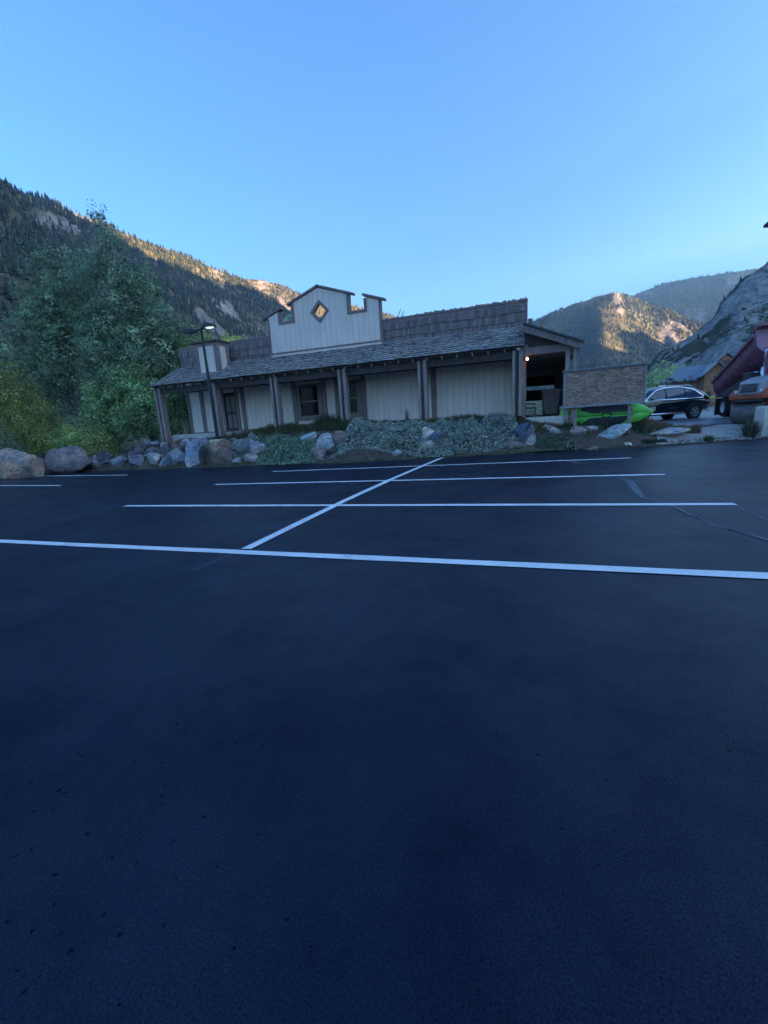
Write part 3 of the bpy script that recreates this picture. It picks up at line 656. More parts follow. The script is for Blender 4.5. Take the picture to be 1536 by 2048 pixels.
# ------------------------------------------------------------------ rocks of the bank (x, y, z of the foot, width, height, colour, kind, label)
ROCKS = [
    (-26.14, 14.24, -0.0, 3.02, 1.39, '.36,.26,.21', 'b', 'big rounded tan boulder at the lot edge, cut by the left side of the view'),
    (-24.49, 15.84, -0.0, 2.49, 1.26, '.23,.19,.19', 'b', 'big dome-shaped purple-grey boulder beside the tan one on the left'),
    (-24.02, 17.24, 0.11, 0.95, 0.63, '.2,.21,.24', 'r', 'small blue-grey rock touching the right side of the purple-grey boulder'),
    (-23.49, 17.46, 0.18, 0.95, 0.75, '.1,.1,.12', 'a', 'dark slanted rock below the shrub right of the two big boulders'),
    (-21.99, 17.23, 0.05, 0.89, 0.56, '.22,.23,.26', 'r', 'rounded grey rock under the yellow-tipped shrub'),
    (-21.19, 17.52, 0.32, 0.81, 0.83, '.1,.09,.12', 'a', 'dark purple block at the left end of the stacked rock wall'),
    (-20.43, 17.11, 0.07, 0.81, 0.62, '.17,.16,.19', 'a', 'grey block at the bottom of the wall, left of the white rock'),
    (-20.7, 17.71, 0.59, 0.72, 0.61, '.11,.1,.125', 'a', 'dark rock on the second row near the left end of the wall'),
    (-20.86, 18.47, 1.06, 0.6, 0.4, '.22,.22,.25', 'a', 'grey rock on the top row, leftmost of that row'),
    (-19.75, 17.98, 1.05, 0.55, 0.33, '.25,.24,.25', 'a', 'flat pale grey slab on the top row left of the speckled round rock'),
    (-18.89, 17.71, 0.87, 0.48, 0.4, '.36,.33,.28', 'r', 'small round speckled rock on the top row below the first porch post'),
    (-19.54, 17.57, 0.66, 0.81, 0.46, '.13,.125,.13', 'a', 'dark layered rock under the flat pale grey slab'),
    (-19.11, 17.42, 0.5, 0.56, 0.43, '.07,.065,.08', 'a', 'small black rock between the layered rock and the white rock'),
    (-18.37, 17.29, 0.48, 0.63, 0.69, '.12,.12,.13', 'a', 'dark slanting wedge of rock with a pale foot'),
    (-19.07, 17.03, 0.06, 0.77, 0.69, '.42,.38,.37', 'a', 'whitish rock in the bottom row of the wall'),
    (-18.2, 16.98, 0.09, 0.68, 0.47, '.2,.21,.26', 'a', 'blue-grey rock right of the whitish one in the bottom row'),
    (-17.96, 17.52, 0.76, 0.53, 0.53, '.2,.16,.15', 'a', 'angular brownish rock in the top row left of the pale slab'),
    (-17.57, 17.82, 1.03, 0.71, 0.34, '.37,.36,.38', 'a', 'pale tilted slab in the top row left of the lamp post'),
    (-17.25, 17.52, 0.75, 0.47, 0.34, '.07,.055,.05', 'a', 'dark brown stone under the pale tilted slab'),
    (-16.39, 17.55, 0.94, 0.88, 0.39, '.26,.27,.31', 'a', 'bluish slab in the top row next to the lamp pedestal'),
    (-17.82, 17.29, 0.49, 0.68, 0.34, '.25,.29,.36', 'a', 'small light-blue stone wedged in the middle of the wall'),
    (-17.2, 16.93, 0.09, 0.79, 0.77, '.24,.27,.33', 'a', 'cracked blue-grey block left of the big pale blue rock'),
    (-16.13, 16.8, 0.04, 0.8, 1.03, '.33,.35,.42', 'r', 'big upright pale blue rock in the stacked wall'),
    (-15.52, 16.75, 0.03, 0.49, 0.89, '.075,.06,.06', 'a', 'dark brown wedge right of the big pale blue rock'),
    (-15.45, 16.87, 0.14, 0.4, 0.87, '.24,.24,.26', 'a', 'thin leaning grey slab left of the rough brown boulder'),
    (-14.53, 16.71, 0.05, 1.36, 1.05, '.21,.15,.125', 'b', 'rough brown boulder under the lamp pedestal'),
    (-12.97, 16.88, 0.31, 1.36, 0.76, '.16,.17,.18', 'r', 'grey rock half covered by the small groundcover plant right of the lamp post'),
    (-14.04, 17.27, 0.71, 0.54, 0.47, '.15,.2,.24', 'a', 'dark teal rock right of the lamp pedestal'),
    (-12.36, 16.93, 0.45, 0.68, 0.59, '.36,.37,.4', 'a', 'pale jagged rock between the small and the large groundcover plants'),
    (-12.52, 16.63, 0.08, 0.7, 0.4, '.3,.26,.26', 'a', 'pinkish grey stone at the lot edge below the pale jagged rock'),
    (-13.4, 16.64, 0.04, 0.4, 0.29, '.34,.31,.3', 'r', 'small pale stone lying in the soil right of the rough brown boulder'),
    (-9.77, 17.18, 0.88, 0.75, 0.39, '.4,.42,.46', 'a', 'pale bluish flat rock above the green groundcover'),
    (-8.66, 16.67, 0.38, 0.79, 0.76, '.44,.4,.39', 'r', 'big pale speckled rock with a dark notch'),
    (-8.04, 16.88, 0.64, 0.59, 0.59, '.21,.18,.17', 'r', 'brownish rock behind the pale speckled one'),
    (-8.84, 16.35, 0.07, 0.5, 0.63, '.26,.22,.21', 'a', 'pinkish grey rock below the speckled one'),
    (-8.25, 16.46, 0.23, 0.45, 0.39, '.09,.075,.065', 'a', 'dark earthy stone under the speckled rock'),
    (-4.23, 17.27, 0.63, 0.54, 0.5, '.45,.4,.39', 'r', 'pinkish white rock in the gap of the silver groundcover'),
    (-4.24, 16.92, 0.25, 0.57, 0.39, '.4,.37,.32', 'r', 'pale rock with a tan underside below the pinkish white one'),
    (-3.81, 17.14, 0.39, 0.41, 0.57, '.2,.23,.27', 'a', 'blue-grey stone right of the pinkish white rock'),
    (-5.36, 16.59, 0.1, 0.35, 0.29, '.56,.53,.47', 'a', 'small cream-coloured block at the lot edge in front of the groundcover'),
    (-0.4, 17.61, 0.3, 0.73, 0.69, '.12,.14,.19', 'a', 'big dark blue rock at the right end of the silver groundcover'),
    (-0.14, 17.58, 0.22, 0.33, 0.47, '.3,.31,.33', 'a', 'narrow pale upright slab right of the dark blue rock'),
    (-0.68, 17.39, 0.14, 0.66, 0.27, '.19,.165,.145', 'a', 'flat brown-grey stone at the lot edge below the dark blue rock'),
    (0.06, 18.62, 1.06, 0.57, 0.16, '.44,.42,.4', 'a', 'flat pale slab lying on the bank in front of the wheeled bin'),
    (0.59, 18.18, 0.61, 0.69, 0.34, '.38,.37,.35', 'a', 'wide pale rock partly hidden by the dark green plant'),
    (1.56, 18.07, 0.37, 0.52, 0.42, '.31,.26,.25', 'a', 'pinkish rock above the white flowers'),
    (1.98, 18.39, 0.55, 0.82, 0.25, '.36,.33,.32', 'a', 'long flat pale rock in front of the left sign post'),
    (2.83, 18.14, 0.35, 1.02, 0.4, '.37,.4,.45', 'a', 'long blue-white rock below the plywood sign'),
    (3.22, 17.66, 0.01, 0.22, 0.15, '.5,.49,.47', 'r', 'little whitish stone at the lot edge right of the blue-white rock'),
    (4.6, 18.48, 0.19, 1.36, 0.35, '.36,.34,.31', 's', 'wide flat slab of broken concrete on the gravel strip'),
    (4.96, 19.28, 0.41, 0.37, 0.27, '.42,.4,.39', 'r', 'small pale stone near the road edge in front of the car'),
    (5.15, 18.21, 0.04, 0.2, 0.13, '.3,.28,.26', 'r', 'pebble-sized stone on the gravel below the small weeds'),
    (0.92, 18.55, 0.83, 0.36, 0.16, '.34,.31,.28', 'a', 'small flat stone in dry grass beside the wheeled bin'),
    (1.94, 16.74, -0.0, 0.34, 0.14, '.24,.2,.18', 'r', 'small reddish stone at the soil edge right of the white flowers'),
]
def ico(sub):
    bm = bmesh.new(); bmesh.ops.create_icosphere(bm, subdivisions=sub, radius=1)
    V = np.array([v.co[:] for v in bm.verts]); F = np.array([[v.index for v in f.verts] for f in bm.faces]); bm.free(); return V, F
ICO4 = ico(4); ICO3 = ico(3)
def rock_mesh(name, kind, w, h, d, col, seed):
    V, F = ICO4 if w > .9 else ICO3
    V = V.copy(); r = np.random.default_rng(seed)
    ncut = {'a': 13, 'b': 8, 'r': 11, 's': 10}[kind]
    depth = {'a': (.34, .66), 'b': (.62, .9), 'r': (.5, .82), 's': (.4, .75)}[kind]
    for i in range(ncut):                                       # planar fracture faces
        n = r.normal(size=3); n /= np.linalg.norm(n); c = r.uniform(*depth); dd = V@n-c
        V -= np.where(dd > 0, dd, 0)[:, None]*n*.96
    o = r.uniform(0, 50, 3)
    nv = fbm(V[:, 0]*1.6+o[0], V[:, 1]*1.6+o[1], V[:, 2]*1.6+o[2], o=5, g=.55)
    V *= (1+(.11 if kind != 'b' else .09)*nv)[:, None]
    if kind == 'b': V[:, 2] = np.where(V[:, 2] < 0, V[:, 2]*.8, V[:, 2]); V[:, :2] *= (1+.12*np.clip(-V[:, 2], 0, 1))[:, None]
    V -= (V.max(0)+V.min(0))/2; V /= np.abs(V).max(0)
    V *= np.array([w/2, d/2, h/2])
    a = r.uniform(-.12, .12) if kind != 'a' else r.uniform(-.25, .25); ca, sa = math.cos(a), math.sin(a)
    if kind in 'ar': V = np.stack([V[:, 0]*ca-V[:, 2]*sa, V[:, 1], V[:, 0]*sa+V[:, 2]*ca], 1)
    t = np.clip(.5+.9*fbm(V[:, 0]*2+o[1], V[:, 1]*2, V[:, 2]*3+o[2], o=4), 0, 1)[:, None]
    base = np.array(col)[None]; warm = base*np.array([1.12, .95, .82]); cool = base*np.array([.85, .97, 1.1])
    C_ = (cool*(1-t)+warm*t)*(.8+.4*t)
    return mesh_np(name, V, F, M['rock'], C_, smooth=(kind == 'b'))
for i, (x, y, z, w_, h_, cs, kd, lab) in enumerate(ROCKS):
    c = [float(q) for q in cs.split(',')]
    dp = w_*(.85 if kd != 's' else .8) if w_ < 1.4 else w_*.6; dp = min(dp, 1.5)
    sink = 1.12
    o = rock_mesh('boulder' if w_ > 2 else 'rock', kd, w_*1.22, h_*1.32, dp, [min(.7, q*1.7) for q in c], 100+i)
    o.location = (x, y+dp*.38, z+h_*.5); o.rotation_euler = (0, 0, 0)
    tag(o, lab, 'boulder' if w_ > 2 else 'rock', 'rocks of the retaining bank')

for i in range(26):                                             # chinking stones between the big ones
    x = -23.2+i*.41+random.uniform(-.12, .12); y = float(edge(x))+random.uniform(.25, 1.15); s = random.uniform(.2, .42)
    g = random.uniform(.14, .34); c = [g, g*random.uniform(.94, 1.02), g*random.uniform(.95, 1.15)]
    o = rock_mesh('wedge_stone', 'a', s*1.3, s, s, c, 400+i); o.location = (x, y, float(gz(x, y))+s*.2)
    tag(o, 'small grey stone wedged between the bigger rocks of the stacked wall', 'stone', 'small wedge stones')
def pebbles(name, n, fx, lo, hi, col):
    V0, F0 = ico(1); xs, ys = fx(n); zs = gz(xs, ys); s = rng.uniform(lo, hi, n)*rng.uniform(.5, 1, n)
    V = V0[None]*(1+.35*rng.normal(size=(n, len(V0), 1))*.5)*s[:, None, None]*np.array([1, 1, .6])+np.stack([xs, ys, np.maximum(zs, .012)+s*.15], 1)[:, None]
    F = (F0[None]+(np.arange(n)*len(V0))[:, None, None]).reshape(-1, 3)
    c = np.array(col)*rng.uniform(.4, 1.5, (n, 1)); return tag(mesh_np(name, V.reshape(-1, 3), F, M['rock'], np.repeat(c, len(V0), 0)), kind='stuff')
def along(n):
    x = rng.uniform(-26, 7.5, n); return x, edge(x)+np.abs(rng.normal(0, .16, n))-.05
pebbles('edge_gravel', 2600, along, .012, .05, (.24, .21, .19))
def onsh(n):
    x = rng.uniform(4.3, 9, n); return x, edge(x)+rng.uniform(-.02, 2.9, n)
pebbles('loose_gravel', 1500, onsh, .012, .06, (.36, .34, .32))
# ------------------------------------------------------------------ low plants
def inpoly(px, py, poly):
    r = np.zeros(len(px), bool); n = len(poly)
    for i in range(n):
        x0, y0 = poly[i]; x1, y1 = poly[(i+1) % n]
        c = ((y0 > py) != (y1 > py)) & (px < (x1-x0)*(py-y0)/(y1-y0+1e-12)+x0); r ^= c
    return r
def sample(poly, n):
    p = np.array(poly); lo, hi = p.min(0), p.max(0); out = np.zeros((0, 2))
    while len(out) < n:
        q = rng.uniform(lo, hi, (n*2, 2)); out = np.concatenate([out, q[inpoly(q[:, 0], q[:, 1], poly)]])
    return out[:n]
def leaves(P, size, N=None, aspect=.55, droop=0):
    """one quad (diamond) per point; returns vertices and faces"""
    n = len(P); size = np.broadcast_to(size, n)
    nr = rng.normal(size=(n, 3)) if N is None else N+rng.normal(size=(n, 3))*.55
    nr /= np.linalg.norm(nr, axis=1)[:, None]+1e-9
    t = rng.normal(size=(n, 3)); t[:, 2] -= droop; t -= nr*(t*nr).sum(1)[:, None]; t /= np.linalg.norm(t, axis=1)[:, None]+1e-9
    b = np.cross(nr, t); s = size[:, None]
    V = np.stack([P-t*s*.5, P+b*s*aspect*.5+nr*s*.08, P+t*s*.5, P-b*s*aspect*.5+nr*s*.08], 1).reshape(-1, 3)
    return V, np.arange(n*4).reshape(-1, 4)
def cover_pts(poly, n, mound, edge_fall=.25):
    q = sample(poly, n); p = np.array(poly)
    dmin = np.full(n, 9.)
    for i in range(len(p)):
        a, b = p[i], p[(i+1) % len(p)]; ab = b-a; t = np.clip(((q-a)@ab)/(ab@ab), 0, 1); dmin = np.minimum(dmin, np.linalg.norm(q-a-t[:, None]*ab, axis=1))
    m = mound*np.clip(dmin/edge_fall, .15, 1)*(.65+.6*fbm(q[:, 0]*1.8, q[:, 1]*1.8, o=2)+.35*vnoise(q[:, 0]*5, q[:, 1]*5))
    m = np.clip(m, .04, None)
    h = m*rng.uniform(0, 1, n)**.35
    z = np.maximum(gz(q[:, 0], np.maximum(q[:, 1], edge(q[:, 0])+.02)), .02)
    return np.c_[q, z+h], h/np.maximum(m, .01)
def cover(name, specs, kind='stuff'):
    VV = []; FF = []; CC = []; o = 0
    for poly, n, mound, size, base, flw in specs:
        P, rel = cover_pts(poly, n, mound)
        V, F = leaves(P, rng.uniform(size*.7, size*1.35, n), np.tile([0, -.35, .8], (n, 1)), .6)
        c = np.array(base)[None]*rng.uniform(.55, 1.6, (n, 1))*rng.uniform(.9, 1.1, (n, 3))
        pl = rng.uniform(0, 1, n) < .16; c[pl] = c[pl]*1.7
        f = (rng.uniform(0, 1, n) < flw) & (rel > .75); c[f] = np.array([.62, .64, .62])*rng.uniform(.8, 1.1, (f.sum(), 1))
        VV.append(V); FF.append(F+o); o += len(V); CC.append(np.repeat(c, 4, 0))
    return tag(mesh_np(name, np.concatenate(VV), np.concatenate(FF), M['leaf'], np.concatenate(CC)), kind=kind)
PA = [(-14.4, 17.6), (-13.6, 17.95), (-12.9, 17.95), (-12.54, 17.58), (-12.22, 17.02), (-12.68, 16.81), (-13.67, 16.99)]
PA2 = [(-13, 17.5), (-12.9, 18.1), (-10.02, 18.1), (-9.2, 17.5), (-9.65, 17.2), (-12.15, 17.3)]
PB = [(-12.1, 17.02), (-12.15, 16.45), (-11.2, 16.1), (-10.09, 16.0), (-9.2, 16.0), (-8.82, 16.2), (-8.75, 16.72), (-9.13, 17.26), (-10.23, 17.45), (-11.55, 17.75), (-12.2, 17.5)]
PC = [(-8.3, 16.35), (-7.39, 16.6), (-6.51, 16.7), (-5.8, 16.7), (-4.59, 16.65), (-3.96, 16.62), (-2.82, 16.95), (-1.6, 17.2), (-.9, 17.45), (-.55, 17.7), (-.5, 18.3), (-2.14, 18.3), (-4.2, 18.2), (-6.49, 18.15), (-7.9, 18.0), (-8.0, 17.3)]
PC2 = [(-3.6, 17.4), (-3.6, 18.3), (-.5, 18.35), (-.45, 17.8), (-1.0, 17.4)]
PD = [(-.09, 17.6), (.28, 18.2), (1.0, 18.2), (1.5, 17.8), (1.06, 17.25), (.35, 17.2)]
SG = (.39, .46, .39); DG = (.06, .09, .05)
cover('silver_groundcover', [(PA, 2300, .34, .075, SG, .1), (PB, 8500, .36, .075, (.24, .36, .25), .07), (PC, 13000, .34, .082, SG, .09), (PC2, 6500, .5, .082, (.37, .43, .37), .07), (PA2, 3000, .14, .06, (.2, .26, .19), .12)])
cover('dark_groundcover', [(PD, 3000, .28, .055, (.12, .19, .12), .02), ([(.66, 18.5), (1.15, 18.95), (4.14, 19.2), (5.3, 19.2), (3.91, 18.45), (2.37, 18.35), (1.3, 18.3)], 5200, .26, .055, (.12, .165, .105), .015),
     ([(3.69, 18.05), (4.52, 18.33), (4.6, 18.15), (3.78, 17.85)], 900, .1, .05, (.03, .05, .025), 0), ([(-.3, 17.25), (.3, 17.4), (.9, 17.35), (.9, 17.15), (0, 17.1)], 900, .16, .05, (.16, .15, .07), .05),
     ([(-8.3, 16.2), (-3, 16.75), (-3, 16.95), (-8.3, 16.5)], 1300, .05, .04, (.12, .10, .07), .1)])
def blades(name, specs, kind='stuff'):
    VV = []; FF = []; CC = []; o = 0
    for poly, n, hh, base, tip in specs:
        q = sample(poly, n); z = gz(q[:, 0], q[:, 1]); h = hh*rng.uniform(.35, 1.25, n)*(1+.4*vnoise(q[:, 0]*2.5, q[:, 1]*2.5))
        a = rng.uniform(0, 6.28, n); wd = rng.uniform(.006, .014, n); ln = rng.normal(0, .28, (n, 2))*h[:, None]
        d = np.stack([np.cos(a)*wd, np.sin(a)*wd], 1)
        b = np.c_[q, z-.02]; mid = np.c_[q+ln*.35, z+h*.6]; tp = np.c_[q+ln, z+h]
        D = np.c_[d, np.zeros(n)]
        V = np.stack([b-D, b+D, mid+D*.8, mid-D*.8, tp+D*.3, tp-D*.3], 1).reshape(-1, 3); i = np.arange(n)[:, None]*6
        VV.append(V); FF.append(np.concatenate([i+np.array([[0, 1, 2, 3]]), i+np.array([[3, 2, 4, 5]])])+o); o += len(V)
        c0 = 1.6*np.array(base)*rng.uniform(.6, 1.4, (n, 1)); dry = rng.uniform(0, 1, n) < tip; c0[dry] = np.array([.26, .21, .13])*rng.uniform(.7, 1.2, (dry.sum(), 1))
        CC.append(np.repeat(c0, 6, 0))
    return tag(mesh_np(name, np.concatenate(VV), np.concatenate(FF), M['grassm'], np.concatenate(CC)), kind=kind)
blades('grass', [([(-14.4, 17.75), (-13.9, 18.6), (-8, 18.6), (-7.6, 17.75), (-10.35, 17.65), (-13.31, 17.75)], 9000, .3, (.055, .068, .03), .25), ([(-7.9, 18.0), (-7.9, 18.65), (-.4, 18.65), (-.4, 18.1)], 5000, .2, (.06, .08, .04), .2),
     ([(-9.7, 18.0), (-8.6, 18.0), (-8.6, 18.5), (-9.7, 18.5)], 900, .5, (.045, .06, .03), .1),
     ([(-.57, 18.35), (-.5, 18.7), (1.1, 18.95), (.75, 18.3), (-.2, 18.05)], 2600, .13, (.1, .095, .05), .5), ([(3.9, 19.2), (6.0, 19.7), (5.9, 19.3), (4.7, 18.75), (3.9, 18.5)], 3200, .26, (.13, .12, .07), .6),
     ([(1.1, 18.4), (4, 18.6), (4.2, 19.4), (1.2, 19.2)], 2500, .22, (.06, .075, .04), .25), ([(-19.5, 18.2), (-19.5, 18.9), (-14.8, 18.7), (-14.8, 18.1)], 1300, .2, (.06, .075, .04), .3),
     ([(4.5, 17.95), (7.2, 18.75), (7.2, 19.0), (4.5, 18.2)], 700, .06, (.12, .115, .08), .5), ([(5.3, 20.6), (7.6, 21.2), (7.6, 21.5), (5.3, 20.9)], 900, .07, (.08, .085, .05), .4)])
def clump(name, loc, n, hh, rad, base, label, cat, leafy=0, tip=.3, leafcol=None):
    """a tuft: blades fanning out of one foot, with small leaves up the stems"""
    x, y = loc; z = float(gz(x, y)); a = rng.uniform(0, 6.28, n); lean = np.abs(rng.normal(0, .45, n)); h = hh*rng.uniform(.5, 1.1, n)
    d = np.stack([np.cos(a), np.sin(a)], 1); q = np.array([x, y])+d*(rad*.3*rng.uniform(0, 1, n)**.5)[:, None]
    sd_ = np.stack([-d[:, 1], d[:, 0], np.zeros(n)], 1)*.008
    b = np.c_[q, np.full(n, z-.03)]; mid = np.c_[q+d*(lean*h*.3)[:, None], z+h*.6]; tp = np.c_[q+d*(lean*h*.85)[:, None], z+h*(1-.25*lean)]
    V = np.stack([b-sd_, b+sd_, mid+sd_*.8, mid-sd_*.8, tp+sd_*.3, tp-sd_*.3], 1).reshape(-1, 3); i = np.arange(n)[:, None]*6
    F = np.concatenate([i+np.array([[0, 1, 2, 3]]), i+np.array([[3, 2, 4, 5]])])
    c = np.array(base)*rng.uniform(.6, 1.4, (n, 1)); dry = rng.uniform(0, 1, n) < tip; c[dry] = np.array([.24, .2, .13]); C_ = np.repeat(c, 6, 0)
    if leafy:
        k = rng.integers(0, n, leafy); t = rng.uniform(.25, 1, leafy)[:, None]; P = b[k]*(1-t)+tp[k]*t+rng.normal(0, .02, (leafy, 3))
        V2, F2 = leaves(P, rng.uniform(.03, .07, leafy)); F = np.concatenate([F, F2+len(V)]); V = np.concatenate([V, V2])
        C_ = np.concatenate([C_, np.repeat(np.array(leafcol or base)*rng.uniform(.6, 1.5, (leafy, 1)), 4, 0)])
    return tag(mesh_np(name, V, F, M['grassm'], C_), label, cat)
clump('grass_tuft', (7.3, 18.95), 420, .6, .55, (.1, .105, .085), 'grey-green bushy weed clump in front of the beige concrete block', 'weed', 500, .25)
clump('weed', (5.85, 18.3), 120, .22, .45, (.07, .1, .04), 'small green weed growing in the gravel strip between car and lot', 'weed', 260, .1, (.09, .13, .04))
clump('weed', (-5.25, 18.25), 14, .75, .2, (.03, .04, .025), 'single dark upright weed against the siding left of the middle porch post', 'weed', 60, 0, (.04, .055, .03))
clump('daisies', (1.3, 17.4), 110, .28, .4, (.04, .06, .035), 'small clump of white flowers at the foot of the bank', 'flowers', 190, 0, (.7, .72, .72))
# ------------------------------------------------------------------ trees
def leafcloud(lobes, n, size, cols, clump_r=.40, per=26, shell=.62, droop=.35, spot=None):
    """leaf quads gathered in small sprays that fill ellipsoid lobes, denser near their skins"""
    lob = np.array([l[:6] for l in lobes], float); wt = (lob[:, 3]*lob[:, 4]*lob[:, 5])**.72; wt /= wt.sum()
    nc = max(1, n//per); k = rng.choice(len(lob), nc, p=wt)
    d = rng.normal(size=(nc, 3)); d /= np.linalg.norm(d, axis=1)[:, None]
    rad = np.where(rng.uniform(0, 1, nc) < shell, rng.uniform(.8, 1.05, nc), rng.uniform(.3, .9, nc))
    rad *= 1+.22*fbm(d[:, 0]*2.5+k*3.1, d[:, 1]*2.5, d[:, 2]*2.5, o=2)
    cc = lob[k, :3]+d*rad[:, None]*lob[k, 3:6]
    cr = clump_r*rng.uniform(.6, 1.35, nc)
    m = np.repeat(np.arange(nc), per); g = rng.normal(size=(len(m), 3))*np.array([.55, .55, .38])
    P = cc[m]+g*cr[m][:, None]; P[:, 2] -= droop*cr[m]*(g[:, 0]**2+g[:, 1]**2)*.5
    N = d[m]*.7+np.array([0, 0, .45])
    V, F = leaves(P, rng.uniform(size*.65, size*1.4, len(m)), N, .5, droop)
    ci = rng.integers(0, len(cols), nc); cl = 5.2*(np.array(cols)*np.array([1.02, .98, .98]))[ci]*rng.uniform(.35, 1.9, (nc, 1))  # wide tone spread per spray paints in leaf highlights and dark gaps
    if spot:
        for (sx, sy, sz, sr, sc) in spot:
            w_ = np.linalg.norm(cc-np.array([sx, sy, sz]), axis=1) < sr*rng.uniform(.6, 1.1, nc); cl[w_] = 2.0*np.array(sc)*rng.uniform(.7, 1.3, (w_.sum(), 1))
    c = cl[m]*rng.uniform(.75, 1.3, (len(m), 1)); return V, F, np.repeat(c, 4, 0)
def tree(name, base, lobes, n, size, cols, label, trunk_r=.2, bark='bark', limbs=True, group=None, top=None, lean=(0, 0), spot=None, extra=(), **kw):
    bx, by = base[:2]; bz = float(gz(bx, by)) if len(base) < 3 else base[2]
    root = empty(name, (bx, by, bz), label=label, cat='bush' if 'bush' in name or 'shrub' in name else 'tree', group=group)
    off = np.array([bx, by, bz])
    V, F, c = leafcloud(lobes, n, size, cols, spot=spot, **kw)
    mesh_np('crown' if 'tree' in name else 'foliage', V-off, F, M['leaf'], c, parent=root)
    lob = np.array([l[:6] for l in lobes]); zt = top or (lob[:, 2]+lob[:, 5]*.4).max(); cx, cy = lob[:, 0].mean(), lob[:, 1].mean()
    mb = MB(); pts = []; nt_ = 7
    for i in range(nt_):
        t = i/(nt_-1); pts.append(Vector((bx+(cx-bx+lean[0])*t+.12*math.sin(i*2.1+bx), by+(cy-by+lean[1])*t+.1*math.cos(i*1.7), bz-.2+(zt-bz)*t)))
    mb.tube([p-Vector(off) for p in pts], [trunk_r*(1-.8*i/(nt_-1)) for i in range(nt_)], 8)
    if limbs:
        for l in lobes:
            t = min(.85, max(.15, (l[2]-bz)/(zt-bz)*.55)); a = pts[0].lerp(pts[-1], t); b = Vector(l[:3]); mid = a.lerp(b, .5)+Vector((random.uniform(-.3, .3), random.uniform(-.3, .3), .25))
            mb.tube([q-Vector(off) for q in (a, mid, b)], [trunk_r*.45, trunk_r*.3, trunk_r*.08], 6)
            for _ in range(3):
                e = b+Vector((random.uniform(-1, 1)*l[3], random.uniform(-1, 1)*l[4], random.uniform(-.3, 1)*l[5]))*.8
                mb.tube([q-Vector(off) for q in (mid, mid.lerp(e, .5)+Vector((0, 0, .2)), e)], [trunk_r*.2, trunk_r*.12, trunk_r*.03], 5)
    for e in extra: mb.tube([Vector(q)-Vector(off) for q in e[0]], e[1], 6)
    mb.build('trunk' if 'tree' in name else 'stem', M[bark], root, smooth=True)
    return root
G1 = [(.047, .066, .038), (.038, .056, .036), (.064, .083, .046)]; G2 = [(.058, .088, .04), (.05, .074, .036), (.076, .105, .046)]
GY = [(.09, .085, .02), (.06, .065, .018), (.045, .058, .02)]
SP = 'trees and bushes left of the store'
tree('leafy_tree', (-25.6, 23.5), [(-25.2, 23, 9.2, 2.6, 2.2, 2.6), (-23.2, 22.6, 7.2, 2.3, 2.2, 2.6), (-27.3, 23, 7.6, 2.6, 2.2, 2.8), (-25.3, 22.4, 6.0, 2.8, 2.2, 2.4), (-22.4, 22.8, 5.2, 2.0, 2.0, 2.2), (-24.6, 23, 11.3, 1.6, 1.5, 1.5)], 40000, .19, G1,
     'big dark green tree with a dense rounded crown left of the store', .26, group=SP, spot=[(-23.6, 21.5, 5.5, .8, (.16, .14, .05))])
tree('leafy_tree', (-33, 24), [(-33, 24, 13.2, 2.2, 2, 2.6), (-31.2, 23.8, 11.2, 2.4, 2, 2.6), (-34.5, 24, 10.5, 2.6, 2, 3), (-32.4, 23.6, 8.0, 3, 2.2, 2.8), (-35.5, 24, 6.5, 3, 2.2, 3), (-37.5, 24, 8.5, 2.2, 2, 3)], 34000, .2, G1,
     'tall dark green tree at the left edge behind the yellow bush', .28, group=SP)
tree('slender_tree', (-29.5, 23.6), [(-26.3, 22.9, 15.5, .42, .4, 1.1), (-25.8, 22.9, 14.5, .55, .5, .8), (-25.0, 22.8, 14.2, .35, .35, .9), (-26.8, 23, 13.2, 1.3, 1.2, 1.3), (-28.6, 23.2, 12.4, 1.3, 1.2, 1.5), (-29.6, 23.4, 10.4, 1.3, 1.2, 1.3)], 8200, .14, [(.04, .06, .04), (.055, .075, .045)],
     'slender pale-stemmed tree whose sparse tip rises above the ridge', .13, 'palebark', group=SP, top=14.4, shell=.3, clump_r=.36, per=14, extra=[(((-26.6, 23, 12.2), (-26.1, 22.9, 14.6), (-25.9, 22.9, 16.4)), (.06, .035, .01))])
tree('leafy_tree', (-23.4, 21.6), [(-24, 20.7, 4.9, 1.7, 1.3, 1.4), (-22.3, 20.6, 4.1, 1.5, 1.2, 1.4), (-25.8, 20.7, 4.2, 1.7, 1.3, 1.5), (-23.2, 20.3, 2.9, 1.6, 1.2, 1.1), (-26.2, 20.3, 2.6, 1.6, 1.2, 1.1), (-21.6, 20.8, 2.6, 1.1, 1, 1.1)], 28000, .15, G2,
     'lighter green drooping tree reaching down to the stacked rock wall', .16, group=SP, droop=.9)
tree('leafy_tree', (-22.2, 25), [(-22.0, 24.6, 7.2, 1.7, 1.5, 1.9), (-21.4, 24.4, 5.3, 1.7, 1.5, 2.0), (-22.6, 25, 3.6, 2, 1.6, 1.8), (-20.9, 24.2, 3.2, 1.3, 1.2, 1.5), (-20.7, 23.8, 1.9, 1.6, 1.2, 1.0)], 22000, .13, [(.07, .09, .035), (.05, .075, .035), (.09, .1, .035)],
     'green tree with yellowing leaves just behind the left end of the porch', .18, group=SP)
tree('shrub', (-31.5, 19.6), [(-32.2, 19.4, 4.2, 1.7, 1.2, 2.4), (-30.6, 19.2, 3.2, 1.4, 1.1, 1.6), (-33.6, 19.5, 5.2, 1.8, 1.2, 2.0), (-29.7, 18.9, 2.2, 1.1, .9, 1.0), (-32.3, 19, 2.0, 1.9, 1.1, 1.1)], 20000, .12, GY,
     'yellow-green bush at the far left behind the tan boulder', .1, group=SP)
